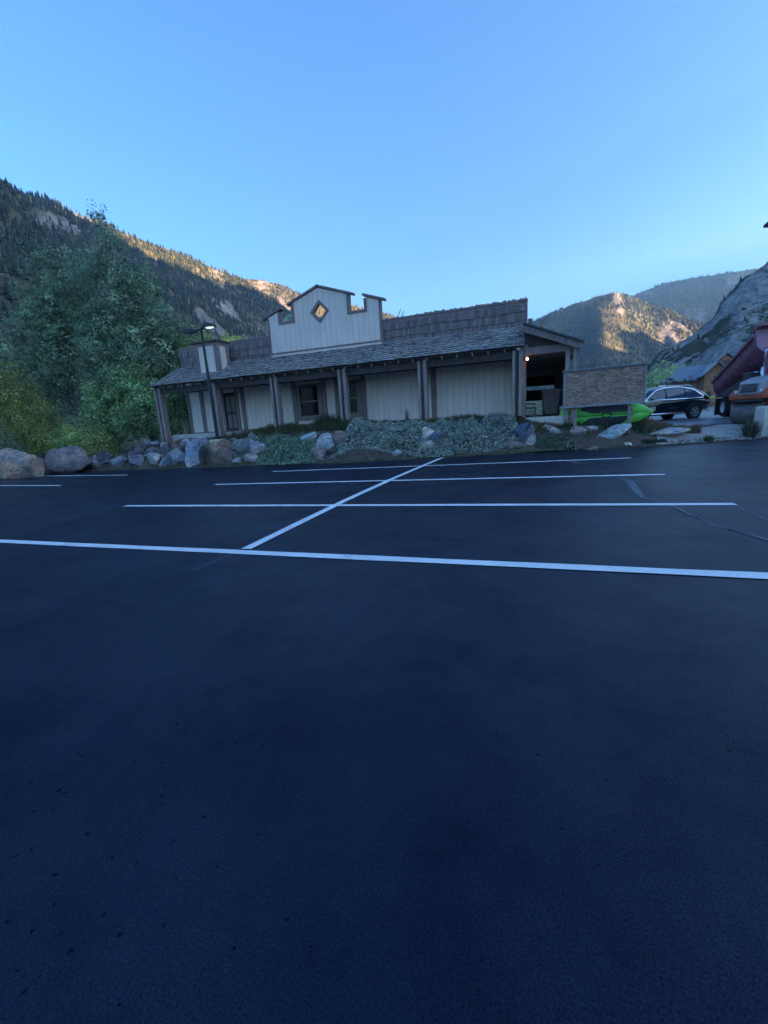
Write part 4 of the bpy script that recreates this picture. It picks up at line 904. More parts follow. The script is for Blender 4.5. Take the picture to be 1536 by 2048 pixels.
tree('shrub', (-31.8, 17.6), [(-32.4, 17.4, 1.9, 1.5, .9, 1.1), (-30.9, 17.5, 1.3, 1.0, .8, .7)], 6500, .11, [(.03, .045, .03), (.045, .06, .03)],
     'low dark green shrub directly behind the tan boulder', .06, group=SP)
tree('shrub', (-24.5, 18.6), [(-24.4, 18.4, 1.5, .75, .6, .62), (-23.9, 18.2, 1.1, .6, .5, .5)], 4200, .1, [(.07, .075, .025), (.045, .065, .025), (.09, .085, .025)],
     'small yellow-tipped shrub hanging over the left end of the rock wall', .04, group=SP)
tree('shrub', (-27.4, 19.3), [(-27.2, 19.2, 1.7, 1.5, .9, 1.1), (-28.9, 19.2, 1.6, 1.2, .8, 1.0), (-25.6, 19.3, 1.5, 1.2, .8, 1.0)], 11000, .11, [(.05, .08, .032), (.10, .115, .035)],
     'mid green shrub behind the purple-grey boulder', .06, group=SP)
# behind the store
tree('pine_tree', (-19.3, 34), [(-19.3, 34, 10.6, .6, .6, 1.6), (-19.3, 34, 8.6, 1.1, 1.1, 1.6), (-19.2, 34, 6.8, 1.5, 1.5, 1.6)], 5000, .2, [(.05, .085, .06), (.06, .095, .065)], 'grey-green tree behind the left corner of the false front', .15)
tree('shrub', (-22.4, 29), [(-22.4, 29, 8.4, .8, .7, .75), (-21.3, 29, 8.0, .7, .6, .6), (-22, 29, 6.8, 1.2, 1, 1.2)], 3600, .14, [(.2, .17, .04), (.12, .13, .035)], 'yellow bush showing above the roof right of the vent tower', .08)
# beyond the road
SR = 'trees and bushes beyond the road'
for nm, (bx, by), lobes, n, cols, lab in (
    ('leafy_tree', (15.3, 70), [(15.3, 70, 5, 2.2, 2, 2.4), (17, 70.5, 3.4, 2, 2, 2), (13.6, 70, 3.4, 2.2, 2, 2.2)], 5000, [(.09, .115, .045), (.07, .095, .04)], 'pale green round tree behind the right end of the plywood sign'),
    ('leafy_tree', (19.5, 80), [(19.5, 80, 6.0, 1.9, 1.8, 1.8), (21.2, 80.5, 5.0, 1.8, 1.8, 1.6), (18.2, 80, 3.6, 2, 1.8, 2)], 4200, [(.1, .12, .045), (.075, .1, .04)], 'yellow-green tree in front of the rocky slope left of the cabin'),
    ('shrub', (16.3, 62), [(15.7, 62, 2.6, 1.8, 1.3, 1.7), (17.2, 62, 2.5, 1.4, 1.3, 1.6), (13.9, 62, 2.0, 1.6, 1.2, 1.3)], 5200, [(.026, .016, .021), (.034, .018, .025), (.024, .02, .02)], 'dark reddish bush above the roof of the black car'),
    ('shrub', (11.2, 62), [(11.2, 62, 1.9, 1.7, 1.2, 1.4), (13.0, 62, 1.7, 1.5, 1.2, 1.2)], 3000, [(.04, .06, .04), (.06, .08, .04)], 'low dark green bush right of the plywood sign above the car bonnet')):
    tree(nm, (bx, by, .4), lobes, n, .2, cols, lab, .14, group=SR)
vg = []
for i in range(46):                                             # far valley woods under the sunlit hill
    x = rng.uniform(-10, 100); y = rng.uniform(190, 330); s = rng.uniform(3, 6.5)
    vg.append((x, y, s*.9, s, s, s))
V, F, c = leafcloud(vg, 26000, .6, [(.05, .07, .04), (.07, .09, .05), (.09, .085, .06), (.04, .06, .045)], clump_r=1.1, per=20)
tag(mesh_np('valley_woods', V, F, M['leaf'], c), kind='stuff')
# ------------------------------------------------------------------ street lamps
def shoebox(x0, x1, z, lens, parent, y=0):
    L = abs(x1-x0); s = 1 if x1 > x0 else -1
    rings = []
    for t, hw, zt, zb in ((0, .10, .0, -.10), (.18, .17, .06, -.10), (.5, .2, .09, -.10), (.85, .2, .06, -.09), (1, .15, .0, -.08)):
        x = x0+s*L*t; rings.append([(x, y-hw, z+zb), (x, y+hw, z+zb), (x, y+hw*.9, z+zt), (x, y-hw*.9, z+zt)])
    h = MB().loft(rings).build('lamp_head', M['black'], parent, bevel=.015)
    MB().lathe([(.0, -.05), (.12, -.035), (.17, 0)], 14, Matrix.Translation((x0+s*L*.58, y, z-.10)) @ Matrix.Diagonal((1.35, .9, 1, 1))).build('lens', lens, h, smooth=True)
lp = empty('street_lamp', (-14.78, 17.28, 1.12), label='black twin-headed lamp post on a cream pedestal in front of the porch', cat='street lamp')
MB().box(-.3, .3, -.25, .25, -.3, .17).build('pedestal', M['pedestal'], lp, bevel=.03)
MB().box(-.16, .16, -.16, .16, .17, .30).build('base_plate', M['black'], lp, bevel=.02)
MB().tube([(0, 0, .29), (0, 0, 5.35)], [.075, .06], 8).build('pole', M['black'], lp)
MB().tube([(-.28, 0, 5.27), (.24, 0, 5.29)], .04, 6).build('arm', M['black'], lp)
shoebox(-.26, -.98, 5.27, M['grey'], lp, -.02); shoebox(.2, .86, 5.36, M['lens'], lp, -.1)
lq = empty('street_lamp', (8.25, 19.0, .05), label='lamp head reaching in at the right edge of the view, high above the trucks', cat='street lamp')
MB().box(-.3, .3, -.3, .3, -.2, .5).build('pedestal', M['concrete'], lq, bevel=.03)
MB().tube([(0, 0, .5), (0, 0, 7.0)], [.09, .07], 8).build('pole', M['black'], lq)
shoebox(-.1, -1.12, 6.98, M['lens'], lq)
# ------------------------------------------------------------------ plywood sign
sg = empty('sign_board', (2.42, 18.25, .95), label='large blank plywood sign board with grey frame on two short posts', cat='sign')
MB().box(-1.33, 1.31, -.02, .02, .67, 1.92).build('panel', M['plywood'], sg)
fr = MB().box(-1.4, -1.331, -.045, .06, .6, 1.96).box(1.311, 1.375, -.045, .06, .6, 1.96).box(-1.331, 1.311, -.045, .06, .6, .669).box(-1.331, 1.311, -.045, .06, 1.921, 1.96).box(-1.45, 1.5, -.09, .1, 1.961, 2.0)
fr.build('frame', simple('grey_frame', (.25, .26, .28), .75, .25, 6), sg, bevel=.006)
for x in (-.96, .9): MB().box(x-.055, x+.055, .062, .16, -.5, 1.7).build('post', M['post'], sg, bevel=.01)
# ------------------------------------------------------------------ kayaks
def kz(x):    # upper and lower outline of the wide green hull, x from 0 to 3.25
    top = np.interp(x, [0, .12, .3, .8, 2.3, 2.7, 3.0, 3.25], [.60, .70, .745, .76, .76, .72, .58, .37])
    bot = np.interp(x, [0, .12, .3, .8, 2.3, 2.7, 3.0, 3.25], [.06, -.02, -.05, -.06, -.06, .0, .14, .33]); return bot, top
def notch(x): return np.interp(x, [0, .35, .5], [.24, .05, 0.])
kg = empty('kayak', (.95, 18.78, .84), label='bright green kayak on its side under the plywood sign, hull outward', cat='kayak', group='kayaks stacked under the sign')
def kgrid(x0, x1, zf0, zf1, nx, nz, off, half=None):
    vs = []; fs = []
    for i in range(nx+1):
        x = x0+(x1-x0)*i/nx
        for j in range(nz+1):
            a, b = zf0(x), zf1(x); z = a+(b-a)*j/nz; lo, hi = kz(x); c = (lo+hi)/2; h = max(.02, (hi-lo)/2)
            u = min(1, abs(z-c)/h); d = .17*math.sqrt(max(0, 1-u**2.4))*min(1, math.sin(math.pi*min(1, max(0, (x+.03)/3.31)))**.5+.05)
            ch = .035*math.exp(-((z-c)/.05)**2)*(1 if x < 3 else 0)
            vs.append((x, -d+ch-off, z))
    for i in range(nx):
        for j in range(nz): k = i*(nz+1)+j; fs.append((k, k+nz+1, k+nz+2, k+1))
    return vs, fs
mb = MB()
for lo_, hi_ in ((lambda x: kz(x)[0], lambda x: (kz(x)[0]+kz(x)[1])/2-notch(x)*.5), (lambda x: (kz(x)[0]+kz(x)[1])/2+notch(x)*.5, lambda x: kz(x)[1])):
    v1, f1 = kgrid(0, 3.25, lo_, hi_, 44, 12, 0); n = len(v1); mb.add(v1, f1)
    v2 = [(x, .12-.6*y*0, z) for x, y, z in v1]; mb.add(v2, [tuple(reversed(f)) for f in f1])
hullo = mb.build('hull', M['kgreen'], kg, smooth=True)
for zf0, zf1 in ((lambda x: np.interp(x, [.82, 1.12, 2.3, 2.55], [.56, .44, .44, .44]), lambda x: np.interp(x, [.82, 1.12, 2.3, 2.55], [.7, .76, .76, .45])),
                 (lambda x: np.interp(x, [.72, 1.05, 2.1, 2.5], [-.02, -.07, -.06, .27]), lambda x: np.interp(x, [.72, 1.05, 2.1, 2.5], [0, .28, .28, .28]))):
    v1, f1 = kgrid(.75, 2.53, zf0, zf1, 26, 8, .012); MB().add(v1, f1).build('side_panel', M['kdark'], kg, smooth=True)
ring = [(1.65+.16*math.cos(a), -.168, .355+.085*math.sin(a)) for a in np.linspace(0, 2*math.pi, 21)]
MB().tube(ring, .022, 6, caps=False).build('grab_ring', M['iron'], kg, smooth=True)
MB().tube([(.5, -.15, .34), (1.2, -.166, .352), (1.47, -.166, .352)], .008, 5).tube([(1.83, -.166, .352), (2.7, -.15, .352)], .008, 5).build('cord', M['iron'], kg)
def canoe(L, wd, hh):
    mb = MB(); rings = []; n = 18
    for i in range(n+1):
        t = i/n; x = L*t; e = math.sin(math.pi*t)**.55; up_ = .10*abs(2*t-1)**3
        hw = max(.012, wd/2*e); kz_ = hh*(1-e)**1.3*.9
        rings.append([(x, -hw, hh+up_), (x, -hw*.92, hh*.55+kz_*.45+up_*.6), (x, -hw*.5, hh*.12+kz_*.85), (x, 0, kz_), (x, hw*.5, hh*.12+kz_*.85), (x, hw*.92, hh*.55+kz_*.45+up_*.6), (x, hw, hh+up_), (x, 0, hh+up_+.03)])
    mb.loft(rings); return mb
for i, (x, y, z, L, lab, hh) in enumerate(((.95, 19.42, 1.26, 3.68, 'beige kayak on top of the stack behind the green one, its pale pointed end showing', .27), (.95, 19.40, .98, 3.45, 'beige kayak in the middle of the stack behind the green one', .27), (.95, 19.42, .74, 3.2, 'beige kayak at the bottom of the stack, half sunk in dry grass', .24))):
    k = empty('kayak', (x, y, z), label=lab, cat='kayak', group='kayaks stacked under the sign')
    canoe(L, .62, hh).build('hull', M['kbeige'], k, smooth=True)
    MB().tube([(L*t, -.31*math.sin(math.pi*t)**.55-.005, hh+.1*abs(2*t-1)**3+.005) for t in np.linspace(.01, .995, 20)], .014, 5).build('rim', M['white'], k)
# ------------------------------------------------------------------ bins and bench in the passage
def bin_(loc, rz, label):
    b = empty('wheeled_bin', loc, rz, label, 'bin')
    MB().loft([[(-.27, -.28, .08), (.27, -.28, .08), (.27, .26, .08), (-.27, .26, .08)], [(-.335, -.36, 1.0), (.335, -.36, 1.0), (.335, .34, 1.0), (-.335, .34, 1.0)]]).build('body', M['bin'], b, bevel=.03)
    MB().box(-.36, .36, -.40, .38, 1.0, 1.07).build('lid', M['bin'], b, bevel=.02)
    MB().tube([(-.28, -.38, .97), (-.28, -.45, 1.0), (.28, -.45, 1.0), (.28, -.38, .97)], .018, 6).build('handle', M['bin'], b)
    for s in (-1, 1): MB().lathe([(.05, -.03), (.11, -.03), (.11, .03), (.05, .03)], 16, Matrix.Translation((s*.26, -.27, .11)) @ Matrix.Rotation(math.pi/2, 4, 'Y')).build('wheel', M['rubber'], b, smooth=False)
    MB().tube([(-.22, -.27, .11), (.22, -.27, .11)], .012, 6).build('axle', M['chrome'], b)
bin_((.6, 19.75, 1.285), .05, 'big brown wheeled bin standing in the covered passage')
bin_((1.0, 20.75, 1.285), -.1, 'dark wheeled bin half hidden behind the brown one')
bn = empty('bench', (-.22, 22.6, 1.285), R(90), 'dark iron-ended bench deep in the passage left of the bin', 'bench')
for s in (-.6, .6):
    MB().tube([(s, .25, 0), (s, .2, .42), (s, -.2, .40), (s, -.28, 0)], .022, 6).tube([(s, .2, .42), (s, .3, .86)], .022, 6).tube([(s, -.2, .4), (s, -.24, .6), (s, .22, .64)], .018, 6).build('end_frame', M['iron'], bn)
for i in range(5): MB().box(-.62, .62, -.2+i*.085, -.2+i*.085+.06, .425, .45).build('slat', M['darkbrown'], bn)
for i in range(3): MB().box(-.62, .62, .21+i*.03, .23+i*.03, .55+i*.11, .62+i*.11).build('back_slat', M['darkbrown'], bn)
# ------------------------------------------------------------------ beige block
bl = MB().prism([(-.0, 0), (2.6, 0), (2.6, 1.06), (.1, 1.06), (.05, 1.02)], 'y', 0, .75).build('concrete_block', M['beigeblock'], bevel=.02, loc=(7.64, 19.0, .06))
tag(bl, 'large smooth beige concrete block at the right edge in front of the roller', 'block')
# ------------------------------------------------------------------ black car
def wheel(parent, loc, r, wd, face, rimmat='alloy', spokes=5, rim=.66, rz=0, name='wheel'):
    w_ = empty(name, loc); w_.parent = parent
    T = Matrix.Rotation(math.pi/2*face, 4, 'X')
    MB().lathe([(r*rim, -wd/2), (r*.93, -wd/2), (r, -wd*.36), (r, wd*.36), (r*.93, wd/2), (r*rim, wd/2), (r*rim*.97, wd*.3), (r*rim*.97, -wd*.3)], 32, T).build('tyre', M['rubber'], w_, smooth=False)
    mb = MB()
    mb.lathe([(r*rim*.88, wd*.30), (r*rim, wd*.34), (r*rim, wd*.47), (r*rim*.93, wd*.49), (r*rim*.88, wd*.42), (r*rim*.88, wd*.30)], 28, T, caps=False)
    if spokes:
        for k in range(spokes):
            a = 2*math.pi*k/spokes+.3; c, s = math.cos(a), math.sin(a)
            P = lambda u, v, h: T @ Vector((c*u-s*v, s*u+c*v, h))
            hw0, hw1 = r*.09, r*.15
            vs = [P(.02, -hw0, wd*.36), P(.02, hw0, wd*.36), P(r*rim*.92, hw1, wd*.42), P(r*rim*.92, -hw1, wd*.42), P(.02, -hw0, wd*.46), P(.02, hw0, wd*.46), P(r*rim*.92, hw1, wd*.47), P(r*rim*.92, -hw1, wd*.47)]
            mb.add(vs, [(0, 1, 2, 3), (7, 6, 5, 4), (0, 4, 5, 1), (1, 5, 6, 2), (2, 6, 7, 3), (3, 7, 4, 0)])
        mb.lathe([(.0, wd*.5), (r*.14, wd*.49), (r*.15, wd*.36)], 14, T)
    else:
        mb.lathe([(0.02, wd*.05), (r*.22, wd*.05), (r*.26, wd*.12), (r*.5, wd*.0), (r*rim, wd*.42)], 24, T, caps=False); mb.lathe([(.02, wd*.3), (r*.15, wd*.28), (r*.16, wd*.03)], 14, T)
    mb.build('rim', M[rimmat], w_, smooth=False)
    MB().lathe([(.01, -wd*.1), (r*rim*.9, -wd*.1), (r*rim*.9, wd*.0), (.01, wd*.0)], 20, T).build('brake', M['darkgrey'], w_)
    return w_
a = R(24); hv = Vector((-math.cos(a), -math.sin(a), 0))
car = empty('parked_car', (8.22+hv.x*1.5-.38, 28.25+hv.y*1.5+.85, .52), math.atan2(hv.y, hv.x), 'black five-door car parked beyond the kayaks, facing left', 'car'); car.scale = (1, 1, 1.045)
# x forward; wheels at x = +-1.495
xs = [-2.55, -2.5, -2.3, -1.9, -1.0, 0, .9, 1.6, 2.1, 2.4, 2.5]
hw = [.80, .90, .95, .975, .985, .985, .985, .97, .93, .82, .62]
zb = [.52, .42, .36, .30, .26, .25, .25, .27, .30, .36, .45]
zs = [.94, 1.0, 1.03, 1.05, 1.06, 1.05, 1.04, 1.02, .96, .86, .72]
rings = []
for x, w_, b_, s_ in zip(xs, hw, zb, zs):
    m = (b_+s_)/2
    half = [(w_*.82, b_), (w_*.97, b_+.12), (w_, m-.02), (w_*.995, m+.1), (w_*.95, s_-.03), (w_*.88, s_)]
    rings.append([(x, y, z) for y, z in half]+[(x, -y, z) for y, z in reversed(half)])
body = MB().loft(rings).build('body', M['carpaint'], car, smooth=True)
md = body.modifiers.new('sub', 'SUBSURF'); md.levels = 1; md.render_levels = 1
# greenhouse
gx_ = [-2.42, -2.2, -1.7, -.8, 0, .55, .95, 1.35, 1.62]
gt = [1.06, 1.40, 1.63, 1.73, 1.74, 1.69, 1.54, 1.28, 1.06]
rings = []
for x, t in zip(gx_, gt):
    k = (t-1.03)/.71; yb = .90-.05*max(0, -x-1.4); yt = .9-.24*max(0.02, k)
    rings.append([(x, yb, 1.02), (x, (yb+yt)/2+.02, (1.02+t)/2), (x, yt, max(1.04, t-.05)), (x, yt*.72, t), (x, -yt*.72, t), (x, -yt, max(1.04, t-.05)), (x, -(yb+yt)/2-.02, (1.02+t)/2), (x, -yb, 1.02)])
MB().loft(rings).build('cabin', M['carpaint'], car, smooth=True)
def gy_(z): return .9-.24*(z-1.03)/.71+.03       # side plane of the glasshouse
for s in (1, -1):
    P = lambda x, z, o=.0: (x, s*(gy_(z)+o), z)
    for pts in (((1.22, 1.1), (.62, 1.53), (.12, 1.62), (.12, 1.1)), ((.04, 1.1), (.04, 1.62), (-.6, 1.63), (-.98, 1.58), (-.98, 1.1)), ((-1.05, 1.1), (-1.05, 1.57), (-1.5, 1.46), (-1.95, 1.16), (-1.95, 1.1))):
        MB().add([P(*q, .012) for q in pts]+[P(*q, -.02) for q in pts], [tuple(range(len(pts))), tuple(range(len(pts)))[::-1]]+[(i, (i+1) % len(pts), (i+1) % len(pts)+len(pts), i+len(pts)) for i in range(len(pts))]).build('side_window', M['carglass'], car)
    loop = [(1.36, 1.07), (.62, 1.585), (.1, 1.675), (-.7, 1.685), (-1.1, 1.62), (-1.55, 1.50), (-2.05, 1.14), (-2.02, 1.07), (0, 1.065), (1.36, 1.07)]
    MB().tube([P(x, z, .014) for x, z in loop], .034, 6).build('window_trim', M['chrome'], car)
    MB().tube([(1.0, s*.985, .37), (0, s*.997, .36), (-.95, s*.99, .37)], .036, 6).build('sill_trim', M['chrome'], car)
    mr_ = MB().loft([[(1.12, s*.93, 1.06), (1.12, s*.93, 1.12), (1.02, s*.93, 1.12), (1.02, s*.93, 1.06)], [(1.12, s*1.08, 1.05), (1.13, s*1.08, 1.2), (.95, s*1.08, 1.2), (.95, s*1.08, 1.05)], [(1.1, s*1.17, 1.07), (1.1, s*1.17, 1.18), (.98, s*1.17, 1.18), (.98, s*1.17, 1.07)]]).build('mirror', M['carpaint'], car, bevel=.02)
    MB().tube([(.5, s*.62, 1.74), (.3, s*.64, 1.79), (-1.3, s*.64, 1.76), (-1.6, s*.63, 1.68)], .02, 6).build('roof_rail', M['alloy'], car)
    MB().loft([[(-2.5, s*.62, .93), (-2.5, s*.62, 1.04), (-2.42, s*.62, 1.04), (-2.42, s*.62, .93)], [(-2.42, s*.93, .95), (-2.42, s*.92, 1.03), (-2.2, s*.96, 1.02), (-2.2, s*.965, .97)]]).build('tail_lamp', M['redlamp'], car)
    MB().loft([[(2.35, s*.5, .72), (2.35, s*.5, .82), (2.3, s*.5, .82), (2.3, s*.5, .72)], [(2.2, s*.87, .76), (2.15, s*.87, .86), (2.05, s*.88, .86), (2.1, s*.9, .76)]]).build('headlight', M['white'], car)
    MB().box(-.55, -.32, s*.985-.012, s*.985+.012, .86, .885).box(.35, .58, s*.985-.012, s*.985+.012, .86, .885).build('door_handle', M['carpaint'], car)
    for x in (-1.495, 1.495):
        MB().tube([(x+.45*math.cos(t), s*.985, .37+.45*math.sin(t)) for t in np.linspace(-.15, math.pi+.15, 16)], .02, 6).build('wheel_arch', M['darkgrey'], car)
        MB().lathe([(.01, -.006), (.43, -.006), (.43, .006), (.01, .006)], 24, Matrix.Translation((x, s*.988, .37)) @ Matrix.Rotation(math.pi/2, 4, 'X')).build('wheel_well', M['rubber'], car)
        wheel(car, (x, s*.935, .37), .385, .24, -s)
MB().add([(1.6, -.72, 1.1), (1.6, .72, 1.1), (.78, .55, 1.66), (.78, -.55, 1.66), (1.56, -.72, 1.06), (1.56, .72, 1.06), (.72, .55, 1.6), (.72, -.55, 1.6)], [(0, 1, 2, 3), (7, 6, 5, 4), (0, 4, 5, 1), (1, 5, 6, 2), (2, 6, 7, 3), (3, 7, 4, 0)]).build('windscreen', M['carglass'], car)
MB().box(-.45, -.15, -.12, .12, 1.745, 1.86).build('roof_box', M['white'], car, bevel=.02)
MB().box(2.38, 2.5, -.4, .4, .45, .72).build('grille', M['darkgrey'], car, bevel=.02)
# ------------------------------------------------------------------ dump truck, facing the camera, bed tipped
tr = empty('dump_truck', (10.2, 26.75, .56), R(-90), 'dark red dump truck with its bed tipped up behind the roller', 'truck')
MB().box(-1.3, 7.0, -.45, .45, .62, .92).build('chassis', M['darkgrey'], tr)
for x in (0, 1.3):
    for s in (1, -1): wheel(tr, (x, s*.92, .5), .5, .5, -s, 'white', 0, .56)
for s in (1, -1):
    wheel(tr, (5.3, s*1.0, .5), .5, .3, -s, 'white', 0, .56)
    MB().box(-.75, -.71, s*.95-.3, s*.95+.3, .1, .95).build('mud_flap', M['rubber'], tr)
    MB().prism([(-.95, 1.02), (2.6, 1.02), (2.6, 1.5), (2.1, 1.75), (-.75, 1.12)], 'y', s*1.13-.09, s*1.13+.09).build('fender', M['darkgrey'], tr)
MB().prism([(-.9, .93), (3.2, .93), (3.2, 1.9), (2.4, 2.0)], 'y', -.9, .9).build('subframe', M['darkgrey'], tr)
th = R(21); ct, st = math.cos(th), math.sin(th); hx, hz_ = -1.0, .86
def bedP(u, y, h): return (hx+u*ct-h*st, y, hz_+u*st+h*ct)
sec = [(-1.2, 1.05)]+[(1.2*math.cos(t), .62+.62*math.sin(t)) for t in np.linspace(math.pi, 2*math.pi, 17)]+[(1.2, 1.05)]
inn = [(y*.94, .06+h*.95) for y, h in reversed(sec)]
rings = [[bedP(u, y, h) for y, h in sec+inn] for u in np.linspace(0, 4.6, 5)]
bed = MB().loft(rings).build('dump_bed', M['truckred'], tr)
fm = MB().prism([(y, h) for y, h in sec]+[(1.2, 1.3), (-1.2, 1.3)], 'x', 4.6, 4.68)
fm.v = [bedP(p[0], p[1], p[2]) for p in fm.v]; fm.build('headboard', M['truckred2'], bed)
cb = MB().box(4.4, 5.0, -1.22, 1.22, 1.28, 1.42); cb.v = [bedP(*p) for p in cb.v]; cb.build('cab_shield', M['truckred'], bed)
for s in (1, -1):
    rl = MB().box(-.05, 4.6, s*1.23-.06, s*1.23+.06, .98, 1.1); rl.v = [bedP(*p) for p in rl.v]; rl.build('top_rail', M['truckred'], bed)
    for u in (.02, 1.6, 3.1, 4.5):
        rb = MB().box(u, u+.08, s*1.2-.03, s*1.2+.05, .55, 1.0); rb.v = [bedP(*p) for p in rb.v]; rb.build('rib', M['truckred'], bed)
tg = MB().prism([(y, h) for y, h in sec], 'x', -.06, .0); tg.v = [bedP(*p) for p in tg.v]; tg.build('tailgate', M['truckred'], bed)
MB().tube([(3.4, 0, .9), bedP(3.6, 0, .05)], [.12, .08], 10).build('hoist', M['chrome'], tr)
MB().box(2.2, 3.0, -1.25, -.8, 1.2, 1.95).build('tank', M['darkgrey'], tr, bevel=.04)
MB().box(2.15, 3.05, -1.27, -.78, 1.95, 1.99).build('tank_lid', M['chrome'], tr)
ex = MB().tube([(3.35, -.9, 1.2), (3.35, -.9, 2.15)], .14, 12).tube([(3.35, -.9, 2.15), (3.35, -.9, 2.72), (3.3, -.9, 2.82), (3.2, -.9, 2.87)], .075, 12); ex.build('exhaust', M['chrome'], tr, smooth=True)
cab = MB().prism([(3.6, .9), (5.0, .9), (5.0, 1.75), (4.85, 2.75), (3.6, 2.8)], 'y', -1.05, 1.05).build('cab', M['truckred'], tr, bevel=.06)
for s in (1, -1): MB().box(4.0, 4.7, s*1.061-.009, s*1.061+.009, 1.85, 2.55).build('side_window', M['glass'], cab)
MB().add([(5.02, -.9, 1.85), (5.02, .9, 1.85), (4.9, .9, 2.6), (4.9, -.9, 2.6)], [(0, 1, 2, 3)]).build('windscreen', M['glass'], cab)
MB().prism([(5.0, .8), (6.7, .8), (6.75, 1.5), (5.0, 1.75)], 'y', -.8, .8).build('bonnet', M['truckred'], tr, bevel=.06)
MB().box(6.76, 6.95, -1.1, 1.1, .45, .8).build('bumper', M['chrome'], tr, bevel=.03)
# ------------------------------------------------------------------ tandem roller
rh = math.atan2(-.68, -.73)
ro = empty('road_roller', (8.14, 21.2, .40), rh, 'orange and grey tandem road roller with a steel drum, right of the car', 'roller')
T = Matrix.Rotation(math.pi/2, 4, 'X')
for x in (0, -2.3):
    d = MB().lathe([(.36, -.5), (.43, -.52), (.44, -.5), (.44, .5), (.43, .52), (.36, .5), (.34, .44), (.08, .42), (.08, -.42), (.34, -.44)], 40, Matrix.Translation((x, 0, .44)) @ T).build('drum', M['steel'], ro, smooth=False)
    for s in (1, -1):
        MB().prism([(x-.26, 1.0), (x+.16, 1.0), (x+.12, .3), (x-.1, .3)], 'y', s*.60-.05, s*.60+.05).build('drum_fork', M['orange'], ro, bevel=.02)
    MB().box(x+.12, x+.4, -.5, .5, .90, .98).box(x+.3, x+.42, -.46, .46, .93, .99).build('scraper_bar', M['darkgrey'], ro)
MB().box(.1, .46, -.56, .56, 1.0, 1.17).build('bumper', M['orange'], ro, bevel=.025)
MB().prism([(.42, 1.0), (.40, 1.18), (.1, 1.4), (-1.2, 1.42), (-1.4, 1.0)], 'y', .36, .66).prism([(.42, 1.0), (.40, 1.18), (.1, 1.4), (-1.2, 1.42), (-1.4, 1.0)], 'y', -.66, -.36).build('frame', M['orange'], ro, bevel=.05)
hood = MB().loft([[(.38, -.36, 1.175), (.38, .36, 1.175), (.30, .33, 1.6), (.30, -.33, 1.6)], [(.2, -.46, 1.175), (.2, .46, 1.175), (.12, .42, 1.68), (.12, -.42, 1.68)], [(-.6, -.52, 1.175), (-.6, .52, 1.175), (-.6, .46, 1.84), (-.6, -.46, 1.84)], [(-1.25, -.52, 1.175), (-1.25, .52, 1.175), (-1.25, .46, 1.9), (-1.25, -.46, 1.9)]]).build('hood', M['grey'], ro, bevel=.03)
g_ = MB()
for k in range(5): g_.box(.33, .375-.018*k+.02, -.27, .27, 1.27+k*.065, 1.305+k*.065)
g_.build('grille', M['rubber'], hood)
for s in (1, -1): MB().lathe([(.01, .03), (.05, .025), (.06, 0)], 12, Matrix.Translation((.37, s*.42, 1.3)) @ Matrix.Rotation(math.pi/2, 4, 'Y')).build('headlight', M['white'], ro)
MB().box(-2.1, -1.25, -.6, .6, .95, 1.15).build('platform', M['darkgrey'], ro)
MB().box(-1.95, -1.5, -.25, .25, 1.15, 1.5).box(-2.0, -1.9, -.25, .25, 1.5, 1.95).build('seat', M['iron'], ro, bevel=.04)
MB().tube([(-2.05, -.55, 1.1), (-2.05, -.55, 2.5), (-2.05, .55, 2.5), (-2.05, .55, 1.1)], .035, 8).build('roll_bar', M['black'], ro)
MB().tube([(-1.25, 0, 1.6), (-1.4, 0, 1.95)], .03, 8).lathe([(.17, -.015), (.19, 0), (.17, .015)], 16, Matrix.Translation((-1.42, 0, 1.98)) @ Matrix.Rotation(-.4, 4, 'Y')).build('steering', M['black'], ro)
# ------------------------------------------------------------------ worker, rake and barrel beyond the car
def skin_fig(name, nodes, edges, mat, parent=None, root=0, sub=2):
    bm = bmesh.new(); ly = bm.verts.layers.skin.verify(); vs = []
    for i, (p, r) in enumerate(nodes):
        v = bm.verts.new(p); v[ly].radius = (r, r) if np.isscalar(r) else r; v[ly].use_root = (i == root); vs.append(v)
    for a, b in edges: bm.edges.new((vs[a], vs[b]))
    me = bpy.data.meshes.new(name); bm.to_mesh(me); bm.free(); me.materials.append(mat)
    o = bpy.data.objects.new(name, me); C.objects.link(o); o.parent = parent
    o.modifiers.new('skin', 'SKIN').use_smooth_shade = True; m = o.modifiers.new('sub', 'SUBSURF'); m.levels = m.render_levels = sub
    return o
wk = empty('person', (14.3, 45.7, .5), R(-20), 'road worker in a lime vest and pale trousers bending beside the tipped truck', 'person')
fig = [((0, 0, .9), .14), ((.12, 0, 1.05), .135), ((.34, 0, 1.22), .16), ((.47, 0, 1.28), .07), ((.60, 0, 1.33), .105), ((.02, .1, .86), .105), ((.04, .13, .47), .07), ((-.02, .14, .1), .048), ((.13, .14, .05), .04), ((.02, -.1, .86), .105), ((-.03, -.13, .47), .07), ((-.1, -.14, .1), .048), ((.05, -.14, .05), .04),
       ((.36, .19, 1.2), .07), ((.46, .24, .93), .05), ((.6, .17, .75), .038), ((.66, .12, .70), .04), ((.36, -.19, 1.2), .07), ((.5, -.24, .95), .05), ((.64, -.12, .8), .038), ((.7, -.06, .76), .04)]
ed = [(0, 1), (1, 2), (2, 3), (3, 4), (0, 5), (5, 6), (6, 7), (7, 8), (0, 9), (9, 10), (10, 11), (11, 12), (2, 13), (13, 14), (14, 15), (15, 16), (2, 17), (17, 18), (18, 19), (19, 20)]
skin_fig('body', fig, ed, M['skin'], wk)
